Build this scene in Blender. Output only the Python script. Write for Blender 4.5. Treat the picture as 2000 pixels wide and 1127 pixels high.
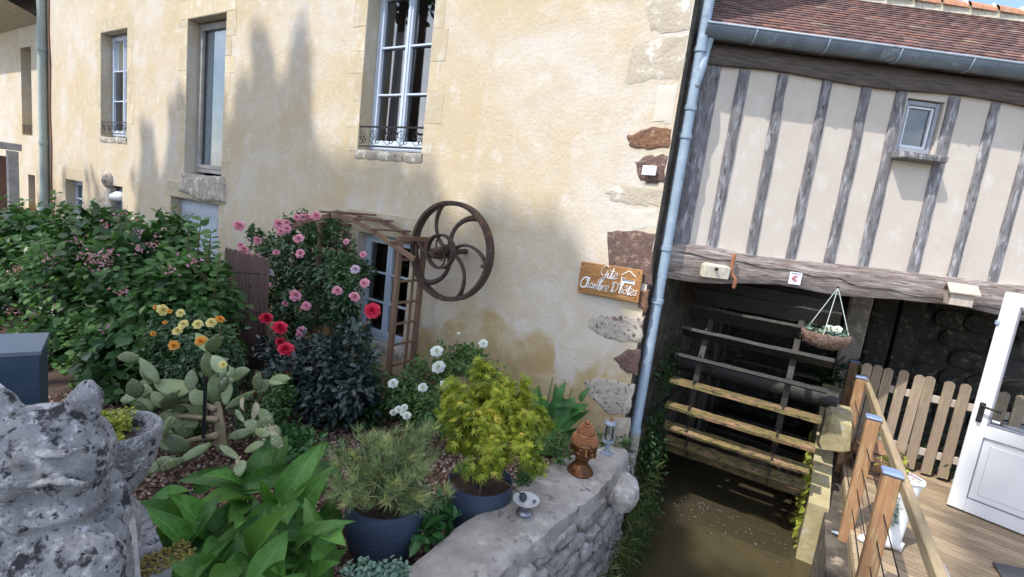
import bpy, bmesh, math, random
import numpy as np
from mathutils import Vector, Matrix, noise

# ------------------------------------------------------------------ camera, world, sun, exposure
scene = bpy.context.scene
for o in list(bpy.data.objects):
    bpy.data.objects.remove(o)
COL = scene.collection
PITCH, ROLL, YAW, FPX = math.radians(8.52), math.radians(7.16), math.radians(31.03), 960.0
ANG_T = math.radians(31.95)            # direction of the half-timbered wall against the main wall

def _rot():
    cp, sp = math.cos(PITCH), math.sin(PITCH)
    r = np.array([1, 0, 0.]); f = np.array([0, cp, -sp]); d = np.array([0, -sp, -cp])
    r2 = math.cos(ROLL) * r - math.sin(ROLL) * d
    d2 = np.cross(f, r2)
    m = np.stack([r2, d2, f], 1)
    c, s = math.cos(YAW), math.sin(YAW)
    return np.array([[c, -s, 0], [s, c, 0], [0, 0, 1.]]) @ m
W = _rot()
cam_d = bpy.data.cameras.new('camera'); cam = bpy.data.objects.new('camera', cam_d); COL.objects.link(cam)
cam.matrix_world = Matrix([[W[0, 0], -W[0, 1], -W[0, 2], 0], [W[1, 0], -W[1, 1], -W[1, 2], 0],
                           [W[2, 0], -W[2, 1], -W[2, 2], 0], [0, 0, 0, 1]])
cam_d.sensor_width = 36; cam_d.lens = FPX / 2000 * 36; cam_d.clip_start = .05; cam_d.clip_end = 3000
scene.camera = cam
SUN_EL = math.radians(55)
LH = Vector((.40, .917)).normalized()      # horizontal travel of the sunlight
world = bpy.data.worlds.new('World'); scene.world = world; world.use_nodes = True
wn = world.node_tree; wn.nodes.clear()
wo = wn.nodes.new('ShaderNodeOutputWorld'); bg = wn.nodes.new('ShaderNodeBackground')
sky = wn.nodes.new('ShaderNodeTexSky'); sky.sky_type = 'NISHITA'; sky.sun_disc = False
sky.sun_elevation = SUN_EL; sky.sun_rotation = math.atan2(-LH.x, -LH.y)
sky.air_density = 1.0; sky.dust_density = 1.6; sky.ozone_density = 1.0
tc = wn.nodes.new('ShaderNodeTexCoord'); mp = wn.nodes.new('ShaderNodeMapping'); mp.inputs['Scale'].default_value = (1, 1, 2.6)
nz = wn.nodes.new('ShaderNodeTexNoise'); nz.inputs['Scale'].default_value = 2.2; nz.inputs['Detail'].default_value = 8
rp = wn.nodes.new('ShaderNodeValToRGB'); rp.color_ramp.elements[0].position = .50; rp.color_ramp.elements[1].position = .72
mx = wn.nodes.new('ShaderNodeMixRGB'); mx.inputs['Color2'].default_value = (11, 11.3, 12, 1)
wn.links.new(tc.outputs['Generated'], mp.inputs[0]); wn.links.new(mp.outputs[0], nz.inputs['Vector'])
wn.links.new(nz.outputs[0], rp.inputs[0]); wn.links.new(rp.outputs[0], mx.inputs['Fac'])
wn.links.new(sky.outputs[0], mx.inputs['Color1']); wn.links.new(mx.outputs[0], bg.inputs['Color'])
bg.inputs['Strength'].default_value = .15
wn.links.new(bg.outputs[0], wo.inputs[0])
sd = bpy.data.lights.new('sun', 'SUN'); sd.energy = 2.45; sd.angle = math.radians(.7); sd.color = (1, .95, .87)
sun = bpy.data.objects.new('sun', sd); COL.objects.link(sun)
LD = Vector((LH.x * math.cos(SUN_EL), LH.y * math.cos(SUN_EL), -math.sin(SUN_EL)))
sun.rotation_euler = LD.to_track_quat('-Z', 'Y').to_euler(); sun.location = (-8, -16, 22)
vs = scene.view_settings; vs.view_transform = 'Standard'; vs.look = 'None'; vs.gamma = 1; vs.use_curve_mapping = False
vs.exposure = 1.1

# ------------------------------------------------------------------ helpers
rnd = random.Random(7)
def ray(px, py): return W @ np.array([px - 1000, py - 563.5, FPX])
def aty(px, py, y): r = ray(px, py); return Vector(r * (y / r[1]))
def atx(px, py, x): r = ray(px, py); return Vector(r * (x / r[0]))
def atz(px, py, z): r = ray(px, py); return Vector(r * (z / r[2]))
def U(a, b): return rnd.uniform(a, b)
YW = 4.4; XC = -1.24; G = -2.15; WATER = -2.78; DECK = -2.13; TOPW = -1.88

ORIG = {}
def thing(name, label, cat, loc=(0, 0, 0), group=None):
    o = bpy.data.objects.new(name, None); COL.objects.link(o); o.location = loc
    o.empty_display_size = .1
    o['label'] = label; o['category'] = cat
    if group: o['group'] = group
    ORIG[o.name] = Vector(loc)
    return o
def tag(o, label, cat, group=None):
    o['label'] = label; o['category'] = cat
    if group: o['group'] = group
    return o
def origin_of(o):
    while o is not None and o.parent is not None: o = o.parent
    return ORIG.get(o.name, Vector((0, 0, 0))) if o is not None else Vector((0, 0, 0))
def link(name, me, parent=None, kind=None, loc=None):
    o = bpy.data.objects.new(name, me); COL.objects.link(o)
    if parent is not None: o.parent = parent
    if kind: o['kind'] = kind
    if loc is not None: o.location = Vector(loc) - (origin_of(parent) if parent is not None else Vector())
    return o

class MB:
    def __init__(s): s.v = []; s.f = []
    def add(s, vs_, fs):
        n = len(s.v); s.v += [tuple(v) for v in vs_]; s.f += [tuple(i + n for i in f) for f in fs]
    def quad(s, a, b, c, d): s.add([a, b, c, d], [(0, 1, 2, 3)])
    def box(s, c, size, ux=Vector((1, 0, 0)), uy=Vector((0, 1, 0)), uz=Vector((0, 0, 1)), j=0, ch=0):
        c = Vector(c); hx, hy, hz = [k / 2 for k in size]
        if ch <= 0:
            vs_ = []
            for z in (-1, 1):
                for y in (-1, 1):
                    for x in (-1, 1):
                        vs_.append(c + ux * (x * hx + U(-j, j)) + uy * (y * hy + U(-j, j)) + uz * (z * hz + U(-j, j)))
            s.add(vs_, [(0, 2, 3, 1), (4, 5, 7, 6), (0, 1, 5, 4), (2, 6, 7, 3), (0, 4, 6, 2), (1, 3, 7, 5)])
        else:
            bm = bmesh.new(); bmesh.ops.create_cube(bm, size=1)
            for v in bm.verts: v.co = Vector((v.co.x * size[0], v.co.y * size[1], v.co.z * size[2]))
            bmesh.ops.bevel(bm, geom=list(bm.edges), offset=min(ch, min(size) * .45), segments=1, affect='EDGES')
            bm.verts.index_update()
            s.add([c + ux * (v.co.x + U(-j, j)) + uy * (v.co.y + U(-j, j)) + uz * (v.co.z + U(-j, j)) for v in bm.verts],
                  [[v.index for v in f.verts] for f in bm.faces]); bm.free()
        return s
    def bar(s, a, b, w, h, up=Vector((0, 0, 1)), ch=0, j=0):
        a = Vector(a); b = Vector(b); d = b - a; L = d.length; d.normalize()
        y = up.cross(d)
        if y.length < 1e-4: y = Vector((0, 1, 0)).cross(d)
        y.normalize(); z = d.cross(y)
        return s.box((a + b) / 2, (L, w, h), d, y, z, ch=ch, j=j)
    def tube(s, pts, r, seg=8, cap=True, flat=1.0):
        pts = [Vector(p) for p in pts]; n = len(pts)
        rs = r if isinstance(r, (list, tuple)) else [r] * n
        base = len(s.v); prev = None
        for i, p in enumerate(pts):
            t = (pts[min(i + 1, n - 1)] - pts[max(i - 1, 0)])
            if t.length < 1e-9: t = Vector((0, 0, 1))
            t.normalize()
            if prev is None:
                a = Vector((0, 0, 1)) if abs(t.z) < .9 else Vector((0, 1, 0))
                x = t.cross(a).normalized()
            else:
                x = (prev - t * prev.dot(t))
                x = x.normalized() if x.length > 1e-6 else t.orthogonal().normalized()
            prev = x; y = t.cross(x)
            for k in range(seg):
                an = 2 * math.pi * k / seg
                s.v.append(tuple(p + (x * math.cos(an) + y * math.sin(an) * flat) * rs[i]))
        for i in range(n - 1):
            for k in range(seg):
                a = base + i * seg + k; b = base + i * seg + (k + 1) % seg
                s.f.append((a, b, b + seg, a + seg))
        if cap:
            s.f.append(tuple(base + k for k in range(seg))[::-1]); s.f.append(tuple(base + (n - 1) * seg + k for k in range(seg)))
        return s
    def lathe(s, prof, c=(0, 0, 0), seg=28, axis=None, fl=None):
        c = Vector(c); base = len(s.v); n = len(prof)
        az = Vector(axis).normalized() if axis is not None else Vector((0, 0, 1))
        ax = az.orthogonal().normalized() if axis is not None else Vector((1, 0, 0)); ay = az.cross(ax)
        for (r, z) in prof:
            for k in range(seg):
                a = 2 * math.pi * k / seg
                rr = r * (fl(a, z) if fl else 1)
                s.v.append(tuple(c + ax * (rr * math.cos(a)) + ay * (rr * math.sin(a)) + az * z))
        for i in range(n - 1):
            for k in range(seg):
                a = base + i * seg + k; b = base + i * seg + (k + 1) % seg
                s.f.append((a, b, b + seg, a + seg))
        return s
    def prism(s, poly, d):
        """poly: list of 3d points, extruded by vector d"""
        n = len(poly); d = Vector(d); poly = [Vector(p) for p in poly]
        s.add(poly + [p + d for p in poly], [tuple(range(n))[::-1], tuple(range(n, 2 * n))] + [(i, (i + 1) % n, (i + 1) % n + n, i + n) for i in range(n)])
        return s
    def mesh(s, name, m, off=Vector((0, 0, 0)), smooth=False):
        me = bpy.data.meshes.new(name)
        me.from_pydata([(v[0] - off.x, v[1] - off.y, v[2] - off.z) for v in s.v], [], s.f)
        me.materials.append(m)
        if smooth: me.shade_smooth()
        me.validate(); me.update()
        bm = bmesh.new(); bm.from_mesh(me); bmesh.ops.recalc_face_normals(bm, faces=bm.faces); bm.to_mesh(me); bm.free()
        return me
    def build(s, name, m, parent=None, smooth=False, kind=None, sharp=None):
        me = s.mesh(name, m, origin_of(parent) if parent is not None else Vector((0, 0, 0)), smooth)
        if smooth and sharp: me.set_sharp_from_angle(angle=math.radians(sharp))
        return link(name, me, parent, kind)
    def own(s, name, m, at, smooth=False):      # a single-mesh thing whose origin is at "at"
        at = Vector(at); me = s.mesh(name, m, at, smooth); o = link(name, me); o.location = at
        if smooth: me.set_sharp_from_angle(angle=math.radians(40))
        return o

def copy_tree(o, parent=None):
    c = o.copy(); COL.objects.link(c)
    if parent is not None: c.parent = parent
    for ch in o.children: copy_tree(ch, c)
    return c

# ------------------------------------------------------------------ materials
def newmat(name):
    m = bpy.data.materials.new(name); m.use_nodes = True; nt = m.node_tree; nt.nodes.clear()
    out = nt.nodes.new('ShaderNodeOutputMaterial'); p = nt.nodes.new('ShaderNodeBsdfPrincipled')
    nt.links.new(p.outputs[0], out.inputs[0]); return m, nt, p, out
def N(nt, t, **kw):
    n = nt.nodes.new(t)
    for k, v in kw.items():
        if k.startswith('_'): setattr(n, k[1:], v)
        else:
            key = k.replace('_', ' ') if not k.isupper() else k
            n.inputs[key].default_value = v
    return n
def c4(c): return (c[0], c[1], c[2], 1)
def noise_node(nt, scale, detail=6, rough=.6, vec=None, stretch=None, dist=0):
    n = N(nt, 'ShaderNodeTexNoise', Scale=scale, Detail=detail, Roughness=rough, Distortion=dist)
    if vec is None:
        t = nt.nodes.new('ShaderNodeTexCoord'); vec = t.outputs['Object']
    if stretch:
        mpn = N(nt, 'ShaderNodeMapping', Scale=stretch); nt.links.new(vec, mpn.inputs[0]); vec = mpn.outputs[0]
    nt.links.new(vec, n.inputs['Vector']); return n.outputs[0]
def ramp(nt, fac, stops):
    r = nt.nodes.new('ShaderNodeValToRGB'); e = r.color_ramp.elements
    while len(e) < len(stops): e.new(.5)
    for k, (p, c) in enumerate(stops): e[k].position = p; e[k].color = c4(c) if len(c) == 3 else c
    nt.links.new(fac, r.inputs[0]); return r.outputs[0]
def mix(nt, fac, a, b, mode='MIX'):
    m = nt.nodes.new('ShaderNodeMixRGB'); m.blend_type = mode
    for k, v in (('Fac', fac), ('Color1', a), ('Color2', b)):
        if isinstance(v, (int, float)): m.inputs[k].default_value = v
        elif isinstance(v, tuple): m.inputs[k].default_value = c4(v)
        else: nt.links.new(v, m.inputs[k])
    return m.outputs[0]
def bump(nt, p, h, strength=.5, dist=.01):
    b = N(nt, 'ShaderNodeBump', Strength=strength, Distance=dist); nt.links.new(h, b.inputs['Height']); nt.links.new(b.outputs[0], p.inputs['Normal'])
def var(nt, col, amt=.25):
    oi = nt.nodes.new('ShaderNodeObjectInfo')
    mr = N(nt, 'ShaderNodeMapRange'); mr.inputs['To Min'].default_value = 1 - amt; mr.inputs['To Max'].default_value = 1 + amt
    nt.links.new(oi.outputs['Random'], mr.inputs[0])
    vm = nt.nodes.new('ShaderNodeVectorMath'); vm.operation = 'SCALE'; nt.links.new(col, vm.inputs[0]); nt.links.new(mr.outputs[0], vm.inputs['Scale'])
    return vm.outputs[0]
def mat(name, c1, c2=None, scale=8, rough=.7, b=.3, bd=.004, bs=None, metal=0, spots=None, stretch=None, vary=0, lo=.35, hi=.65, spec=None, dist=0, fine=None):
    """two-tone noise material; spots = list of (colour, scale, lo, hi)"""
    m, nt, p, out = newmat(name)
    c2 = c2 or tuple(k * .75 for k in c1)
    n1 = noise_node(nt, scale, 8, .62, stretch=stretch, dist=dist)
    col = ramp(nt, n1, [(lo, c1), (hi, c2)])
    for sp in spots or []:
        nn = noise_node(nt, sp[1], 7, .65, stretch=stretch if len(sp) < 5 else sp[4])
        f = ramp(nt, nn, [(sp[2], (0, 0, 0)), (sp[3], (1, 1, 1))])
        col = mix(nt, f, col, sp[0])
    if vary: col = var(nt, col, vary)
    nt.links.new(col, p.inputs['Base Color']); p.inputs['Roughness'].default_value = rough; p.inputs['Metallic'].default_value = metal
    if spec is not None: p.inputs['Specular IOR Level'].default_value = spec
    if b: bump(nt, p, noise_node(nt, bs or scale * 4, 8, .7, stretch=stretch), b, bd)
    return m
def leafmat(name, c1, c2, rough=.45, trans=.35, tint=None, veins=False, spec=.4):
    m, nt, p, out = newmat(name)
    at = nt.nodes.new('ShaderNodeAttribute'); at.attribute_name = 'tint'
    col = ramp(nt, at.outputs['Fac'], [(0, c1), (.75, c2), (1, tint or c2)])
    if veins:
        uv = nt.nodes.new('ShaderNodeUVMap'); sx = nt.nodes.new('ShaderNodeSeparateXYZ'); nt.links.new(uv.outputs[0], sx.inputs[0])
        ab = nt.nodes.new('ShaderNodeMath'); ab.operation = 'ABSOLUTE'; sb = nt.nodes.new('ShaderNodeMath'); sb.operation = 'SUBTRACT'; sb.inputs[1].default_value = .5
        nt.links.new(sx.outputs[1], sb.inputs[0]); nt.links.new(sb.outputs[0], ab.inputs[0])
        rib = ramp(nt, ab.outputs[0], [(.006, (1, 1, 1)), (.022, (0, 0, 0))])
        # side veins sweep from the midrib to the tip
        ma = nt.nodes.new('ShaderNodeMath'); ma.operation = 'MULTIPLY_ADD'; ma.inputs[1].default_value = -1.3
        nt.links.new(ab.outputs[0], ma.inputs[0]); nt.links.new(sx.outputs[0], ma.inputs[2])
        sn = nt.nodes.new('ShaderNodeMath'); sn.operation = 'MULTIPLY'; sn.inputs[1].default_value = 130; nt.links.new(ma.outputs[0], sn.inputs[0])
        s2 = nt.nodes.new('ShaderNodeMath'); s2.operation = 'SINE'; nt.links.new(sn.outputs[0], s2.inputs[0])
        vn = ramp(nt, s2.outputs[0], [(0, (0, 0, 0)), (1, (1, 1, 1))])
        ns = noise_node(nt, 9, 4)
        col = mix(nt, ramp(nt, ns, [(.4, (0, 0, 0)), (.7, (.5, .5, .5))]), col, tuple(k * 1.5 for k in c2))
        c0 = col
        col = mix(nt, .12, col, vn, 'OVERLAY')
        col = mix(nt, rib, col, tuple(min(1, k * 1.3 + .03) for k in c2))
        col = var(nt, col, .32)
        bump(nt, p, vn, .35, .002)
    nt.links.new(col, p.inputs['Base Color']); p.inputs['Roughness'].default_value = rough; p.inputs['Specular IOR Level'].default_value = spec
    tr = nt.nodes.new('ShaderNodeBsdfTranslucent'); tcl = mix(nt, 1, col, (1.0, 1.1, .5), 'MULTIPLY'); nt.links.new(tcl, tr.inputs[0])
    ms = nt.nodes.new('ShaderNodeMixShader'); ms.inputs[0].default_value = trans
    nt.links.new(p.outputs[0], ms.inputs[1]); nt.links.new(tr.outputs[0], ms.inputs[2]); nt.links.new(ms.outputs[0], out.inputs[0])
    return m

def stucco():
    m, nt, p, out = newmat('lime_render')
    big = noise_node(nt, .55, 6, .6, dist=.6); mid = noise_node(nt, 2.3, 8, .66, dist=.5); fin = noise_node(nt, 30, 6, .7)
    a = ramp(nt, big, [(.38, (.545, .45, .31)), (.5, (.58, .51, .41)), (.60, (.60, .555, .50))])
    c = mix(nt, ramp(nt, mid, [(.40, (0, 0, 0)), (.72, (.75, .75, .75))]), a, (.52, .42, .27))
    c = mix(nt, ramp(nt, noise_node(nt, 4.5, 9, .7), [(.52, (0, 0, 0)), (.70, (.75, .75, .75))]), c, (.66, .62, .58))
    # damp ochre staining near the ground, its edge broken up
    t = nt.nodes.new('ShaderNodeTexCoord'); sx = nt.nodes.new('ShaderNodeSeparateXYZ'); nt.links.new(t.outputs['Object'], sx.inputs[0])
    ad = nt.nodes.new('ShaderNodeMath'); ad.operation = 'MULTIPLY_ADD'; ad.inputs[1].default_value = 2.2
    nt.links.new(noise_node(nt, 1.1, 8, .62, dist=.8), ad.inputs[0]); sbz = nt.nodes.new('ShaderNodeMath'); sbz.operation = 'SUBTRACT'; sbz.inputs[1].default_value = 1.75; nt.links.new(sx.outputs[2], sbz.inputs[0]); nt.links.new(sbz.outputs[0], ad.inputs[2])
    f = ramp(nt, ad.outputs[0], [(0, (1, 1, 1)), (1, (0, 0, 0))])
    rr = f.node; rr.color_ramp.elements[0].position = 0; rr.color_ramp.elements[1].position = .22
    c = mix(nt, f, c, mix(nt, ramp(nt, mid, [(.42, (0, 0, 0)), (.6, (1, 1, 1))]), (.43, .32, .16), (.52, .43, .28)))
    c = mix(nt, ramp(nt, noise_node(nt, 1.6, 10, .75, stretch=(1, 1, .45)), [(.60, (0, 0, 0)), (.78, (.5, .5, .5))]), c, (.42, .36, .27))
    c = mix(nt, ramp(nt, fin, [(.35, (.2, .2, .2)), (.5, (0, 0, 0))]), c, (.45, .36, .24))
    nt.links.new(c, p.inputs['Base Color']); p.inputs['Roughness'].default_value = .92; p.inputs['Specular IOR Level'].default_value = .15
    h = mix(nt, .35, mid, fin); bump(nt, p, h, .8, .025)
    return m
M = {}
M['stucco'] = stucco()
M['surround'] = mat('dressed_limestone', (.54, .455, .32), (.50, .42, .29), 5, .9, .5, .008, spots=[((.60, .56, .49), 7, .50, .66), ((.36, .30, .22), 26, .62, .75)], vary=.10)
M['sillstone'] = mat('weathered_sill_stone', (.42, .38, .32), (.33, .29, .25), 14, .95, .7, .01, spots=[((.66, .62, .55), 8, .5, .62), ((.12, .11, .10), 22, .58, .7)])
M['palestone'] = mat('pale_quoin_stone', (.50, .44, .35), (.44, .385, .31), 8, .95, .8, .012, spots=[((.70, .66, .60), 5, .54, .62), ((.33, .28, .22), 30, .6, .75)])
M['whitestone'] = mat('white_quoin_stone', (.62, .58, .51), (.56, .51, .43), 6, .95, .3, .006)
M['ironstone'] = mat('brown_ironstone', (.27, .135, .07), (.15, .085, .06), 9, .95, 1, .02, spots=[((.40, .27, .17), 16, .56, .68), ((.08, .05, .045), 26, .55, .66)])
M['purplestone'] = mat('purple_ironstone', (.20, .12, .095), (.12, .08, .07), 9, .95, 1, .02, spots=[((.36, .27, .21), 20, .54, .66), ((.06, .045, .04), 30, .58, .66)])
M['spotstone'] = mat('pitted_quoin_stone', (.55, .50, .43), (.42, .37, .31), 7, .95, 1, .02, spots=[((.09, .06, .05), 24, .56, .62), ((.20, .13, .10), 11, .58, .66)])
M['sidewall'] = mat('shade_dark_side_wall', (.13, .11, .09), (.055, .047, .038), 6, .95, .8, .02, spots=[((.33, .28, .21), 9, .58, .7), ((.05, .045, .035), 12, .58, .7)])  # wall colour lowered to carry the shade around the wheel chamber
M['darkwall'] = mat('shade_dark_stone', (.06, .057, .05), (.03, .028, .025), 5, .95, .9, .03, spots=[((.19, .17, .13), 11, .56, .66), ((.03, .03, .025), 14, .56, .66)])  # stone colour lowered to carry the shade of the recess
M['paint'] = mat('blue_grey_paint', (.58, .66, .78), (.52, .60, .72), 7, .4, .1, .001)
M['paintw'] = mat('white_window_paint', (.74, .78, .84), (.68, .72, .80), 7, .4, .1, .001)
M['doorp'] = mat('pale_blue_door_paint', (.50, .56, .66), (.44, .50, .60), 6, .5, .25, .002)
M['iron'] = mat('black_wrought_iron', (.022, .022, .026), (.035, .03, .03), 30, .5, .3, .002, metal=.6)
M['zinc'] = mat('painted_zinc_pipe', (.31, .40, .50), (.26, .34, .43), 5, .42, .15, .002, spots=[((.42, .50, .58), 14, .56, .7), ((.16, .20, .25), 9, .6, .72)])
M['zincg'] = mat('grey_green_zinc', (.36, .42, .40), (.30, .35, .34), 5, .5, .15, .002)
M['gutter'] = mat('zinc_gutter', (.17, .21, .25), (.11, .14, .175), 4, .45, .2, .002, spots=[((.28, .33, .37), 9, .58, .7)])
M['cable'] = mat('red_brown_cable', (.25, .12, .08), (.2, .1, .07), 9, .6, 0)
M['oak'] = mat('weathered_oak', (.24, .235, .25), (.125, .115, .12), 6, .85, 1, .008, stretch=(5, 5, 1.1), bs=22, spots=[((.40, .40, .43), 5, .52, .64), ((.05, .045, .045), 8, .58, .66), ((.03, .03, .03), 2.2, .70, .74)], vary=.1)
M['oakh'] = mat('weathered_oak_beam', (.33, .275, .25), (.14, .11, .10), 5, .85, 1, .012, stretch=(1.1, 1.1, 10), bs=7, spots=[((.46, .41, .38), 3, .52, .64), ((.06, .045, .04), 5, .60, .67)])
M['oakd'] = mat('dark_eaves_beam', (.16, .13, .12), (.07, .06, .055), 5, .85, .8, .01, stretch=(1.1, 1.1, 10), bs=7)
M['infill'] = mat('cream_infill_render', (.60, .545, .485), (.565, .505, .44), 2.2, .93, .8, .006, bs=70, spots=[((.50, .44, .37), 1.5, .58, .75), ((.64, .60, .55), 5, .56, .7)])
TILE = [mat('roof_tile_clay_%d' % i, c, tuple(k * .6 for k in c), 22, .9, .6, .004, spots=[((.30, .27, .23), 40, .62, .72)], vary=.2) for i, c in enumerate([
    (.20, .105, .09), (.17, .092, .082), (.13, .075, .07), (.24, .12, .09), (.19, .115, .105), (.33, .24, .18)])]
M['ridge'] = mat('ridge_tile_clay', (.50, .24, .13), (.36, .18, .11), 12, .9, .5, .004, spots=[((.45, .40, .30), 18, .56, .68)])
M['mortar'] = mat('lime_mortar', (.66, .62, .52), (.52, .47, .36), 18, .95, .8, .01)
M['rust'] = mat('rusty_iron', (.085, .055, .045), (.05, .035, .032), 12, .62, .6, .004, metal=.35, spots=[((.17, .085, .05), 14, .54, .66), ((.10, .11, .12), 6, .60, .7)])
M['rusthook'] = mat('orange_rusted_hook', (.34, .14, .07), (.22, .09, .05), 20, .8, .6, .003)
M['larch'] = mat('brown_stained_timber', (.22, .13, .085), (.15, .09, .06), 9, .7, .4, .003, stretch=(6, 6, 1), spots=[((.32, .22, .15), 9, .58, .7)])
M['railwood'] = mat('treated_rail_timber', (.40, .225, .11), (.28, .155, .08), 6, .65, .5, .003, stretch=(9, 9, 1), bs=10, spots=[((.42, .36, .20), 5, .54, .68)], vary=.1)
M['railtop'] = mat('weathered_handrail', (.36, .28, .17), (.26, .20, .12), 6, .8, .5, .003, stretch=(8, 1, 8), bs=10)
M['picket'] = mat('weathered_picket_wood', (.33, .25, .185), (.24, .19, .14), 6, .85, .6, .003, stretch=(9, 9, 1), bs=10, spots=[((.36, .33, .18), 4, .55, .7)], vary=.16)
M['deck'] = mat('decking_board', (.36, .27, .17), (.21, .155, .10), 4, .8, .7, .004, stretch=(1.2, 14, 4), bs=9, spots=[((.44, .37, .27), 6, .56, .7), ((.11, .085, .06), 5, .58, .68)], vary=.26)
M['moss'] = mat('mossy_paddle_wood', (.23, .175, .06), (.10, .08, .035), 10, .85, 1, .01, stretch=(1, 3, 3), bs=30, spots=[((.30, .18, .10), 3.5, .50, .62), ((.035, .035, .02), 16, .52, .62)])
M['shadewood'] = mat('shade_dark_wood', (.030, .027, .022), (.016, .015, .013), 8, .5, .8, .01, stretch=(1, 4, 4), spots=[((.22, .21, .19), 26, .62, .70)])  # wheel wood colour lowered to carry the chamber's shade
M['concrete'] = mat('mossy_concrete', (.42, .37, .20), (.30, .25, .14), 6, .9, .7, .012, spots=[((.45, .42, .36), 9, .54, .64), ((.08, .08, .05), 10, .62, .72)])
M['wallcap'] = mat('cement_coping', (.46, .42, .37), (.30, .27, .245), 7, .95, 1, .014, bs=22, spots=[((.60, .56, .49), 5, .55, .68), ((.14, .13, .12), 15, .58, .68), ((.36, .19, .10), 4.5, .70, .76)])
M['rubble'] = mat('rubble_stone', (.50, .47, .42), (.29, .27, .26), 9, .95, 1, .02, bs=26, spots=[((.65, .62, .58), 12, .56, .68), ((.11, .10, .10), 17, .58, .68), ((.34, .20, .10), 6, .68, .75)], vary=.18)
M['rubblem'] = mat('rubble_mortar', (.44, .40, .35), (.24, .22, .20), 9, .95, 1, .02, bs=30, spots=[((.10, .09, .09), 14, .56, .66)])
M['soil'] = mat('garden_soil', (.09, .055, .04), (.045, .03, .022), 14, .95, 1, .02, bs=60)
GRAV = [mat('gravel_%d' % i, c, tuple(k * .7 for k in c), 30, .9, .3, .003) for i, c in enumerate([(.34, .22, .17), (.22, .13, .10), (.46, .38, .30), (.14, .09, .08)])]
M['lichen'] = mat('lichened_cast_stone', (.44, .44, .45), (.24, .24, .245), 13, .95, 1, .02, bs=70, dist=.3, spots=[((.66, .66, .68), 34, .54, .64), ((.04, .04, .045), 20, .53, .60), ((.38, .385, .42), 9, .58, .68), ((.03, .03, .035), 60, .58, .66), ((.30, .15, .03), 5.0, .745, .77)])
M['lichenl'] = mat('pale_cast_stone', (.48, .46, .44), (.34, .33, .32), 8, .95, .9, .01, bs=40, spots=[((.10, .10, .10), 18, .56, .68), ((.62, .60, .58), 10, .58, .7)])
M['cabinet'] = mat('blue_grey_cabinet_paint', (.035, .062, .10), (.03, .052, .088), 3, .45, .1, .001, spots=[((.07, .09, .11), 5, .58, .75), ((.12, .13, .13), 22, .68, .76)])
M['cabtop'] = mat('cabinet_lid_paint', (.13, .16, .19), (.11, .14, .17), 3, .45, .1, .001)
M['pot'] = mat('blue_grey_glazed_pot', (.052, .072, .115), (.035, .05, .085), 5, .5, .6, .003, stretch=(1.5, 1.5, 16), bs=7, spots=[((.11, .13, .17), 7, .60, .72)])
M['plastic'] = mat('grey_saucer', (.12, .12, .125), (.09, .09, .095), 8, .6, .1)
M['bronze'] = mat('bronze_paint', (.24, .105, .042), (.12, .05, .022), 9, .36, .3, .002, metal=.75, spots=[((.06, .035, .02), 12, .56, .7)])
M['bronzel'] = mat('worn_gold_curls', (.55, .27, .13), (.30, .12, .05), 30, .4, .3, .002, metal=.65)
M['pewter'] = mat('pewter_metal', (.34, .35, .38), (.22, .23, .26), 12, .38, .2, .001, metal=.85)
M['lantern'] = mat('grey_painted_lantern', (.30, .34, .40), (.22, .26, .31), 10, .5, .3, .002)
M['copperk'] = mat('copper_knob', (.42, .17, .09), (.3, .12, .07), 10, .4, .2, metal=.8)
M['whiteen'] = mat('white_enamel', (.78, .79, .80), (.72, .73, .74), 6, .25, .05)
M['whitedoor'] = mat('white_pvc_door', (.74, .76, .79), (.70, .72, .75), 3, .3, .02, spots=[((.62, .63, .64), 1.8, .60, .8), ((.50, .50, .48), 9, .70, .8)])
M['blackm'] = mat('black_handle', (.02, .02, .022), (.03, .03, .03), 8, .4, 0, metal=.3)
M['blackst'] = mat('black_pebble', (.03, .033, .045), (.05, .055, .07), 8, .45, .2)
M['signwood'] = mat('varnished_sign_board', (.38, .19, .065), (.25, .115, .04), 5, .42, .5, .002, stretch=(1.5, 1, 14), bs=6, dist=1.2, spots=[((.50, .29, .12), 3, .54, .64), ((.14, .06, .03), 4, .64, .7)])
M['whitepaint'] = mat('white_lettering', (.85, .85, .84), (.78, .78, .77), 20, .5, .1)
M['bluepaint'] = mat('blue_lettering', (.25, .32, .48), None, 20, .5, 0)
M['paper'] = mat('white_plaque', (.78, .79, .84), (.74, .75, .80), 5, .5, 0)
M['ink'] = mat('grey_print', (.25, .26, .32), None, 5, .6, 0)
M['redink'] = mat('red_print', (.62, .08, .09), None, 5, .6, 0)
M['birdw'] = mat('grey_birdhouse_wood', (.50, .44, .38), (.38, .33, .28), 8, .85, .5, .003, stretch=(8, 8, 1))
M['coco'] = mat('coco_liner', (.26, .17, .13), (.12, .08, .06), 25, .95, 1, .02)
M['reed'] = mat('brown_reed_screen', (.17, .105, .08), (.09, .055, .045), 9, .85, .6, .003, stretch=(14, 14, .8))
M['bark'] = mat('tree_bark', (.14, .10, .075), (.07, .05, .04), 9, .95, 1, .02, stretch=(3, 3, .7))
M['stemg'] = mat('green_stem', (.10, .16, .05), (.07, .10, .04), 9, .6, .2)
M['stemb'] = mat('brown_stem', (.16, .10, .06), (.09, .06, .04), 12, .8, .5)
M['cactus'] = mat('cactus_skin', (.22, .27, .12), (.14, .19, .08), 7, .65, .3, .003, spots=[((.42, .38, .22), 8, .62, .74), ((.24, .30, .19), 5, .5, .7)], vary=.18)
M['cactusw'] = mat('woody_cactus_trunk', (.36, .29, .18), (.22, .19, .11), 9, .85, .7, .006)
M['spine'] = mat('cactus_areole', (.60, .52, .34), None, 9, .8, 0)
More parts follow.
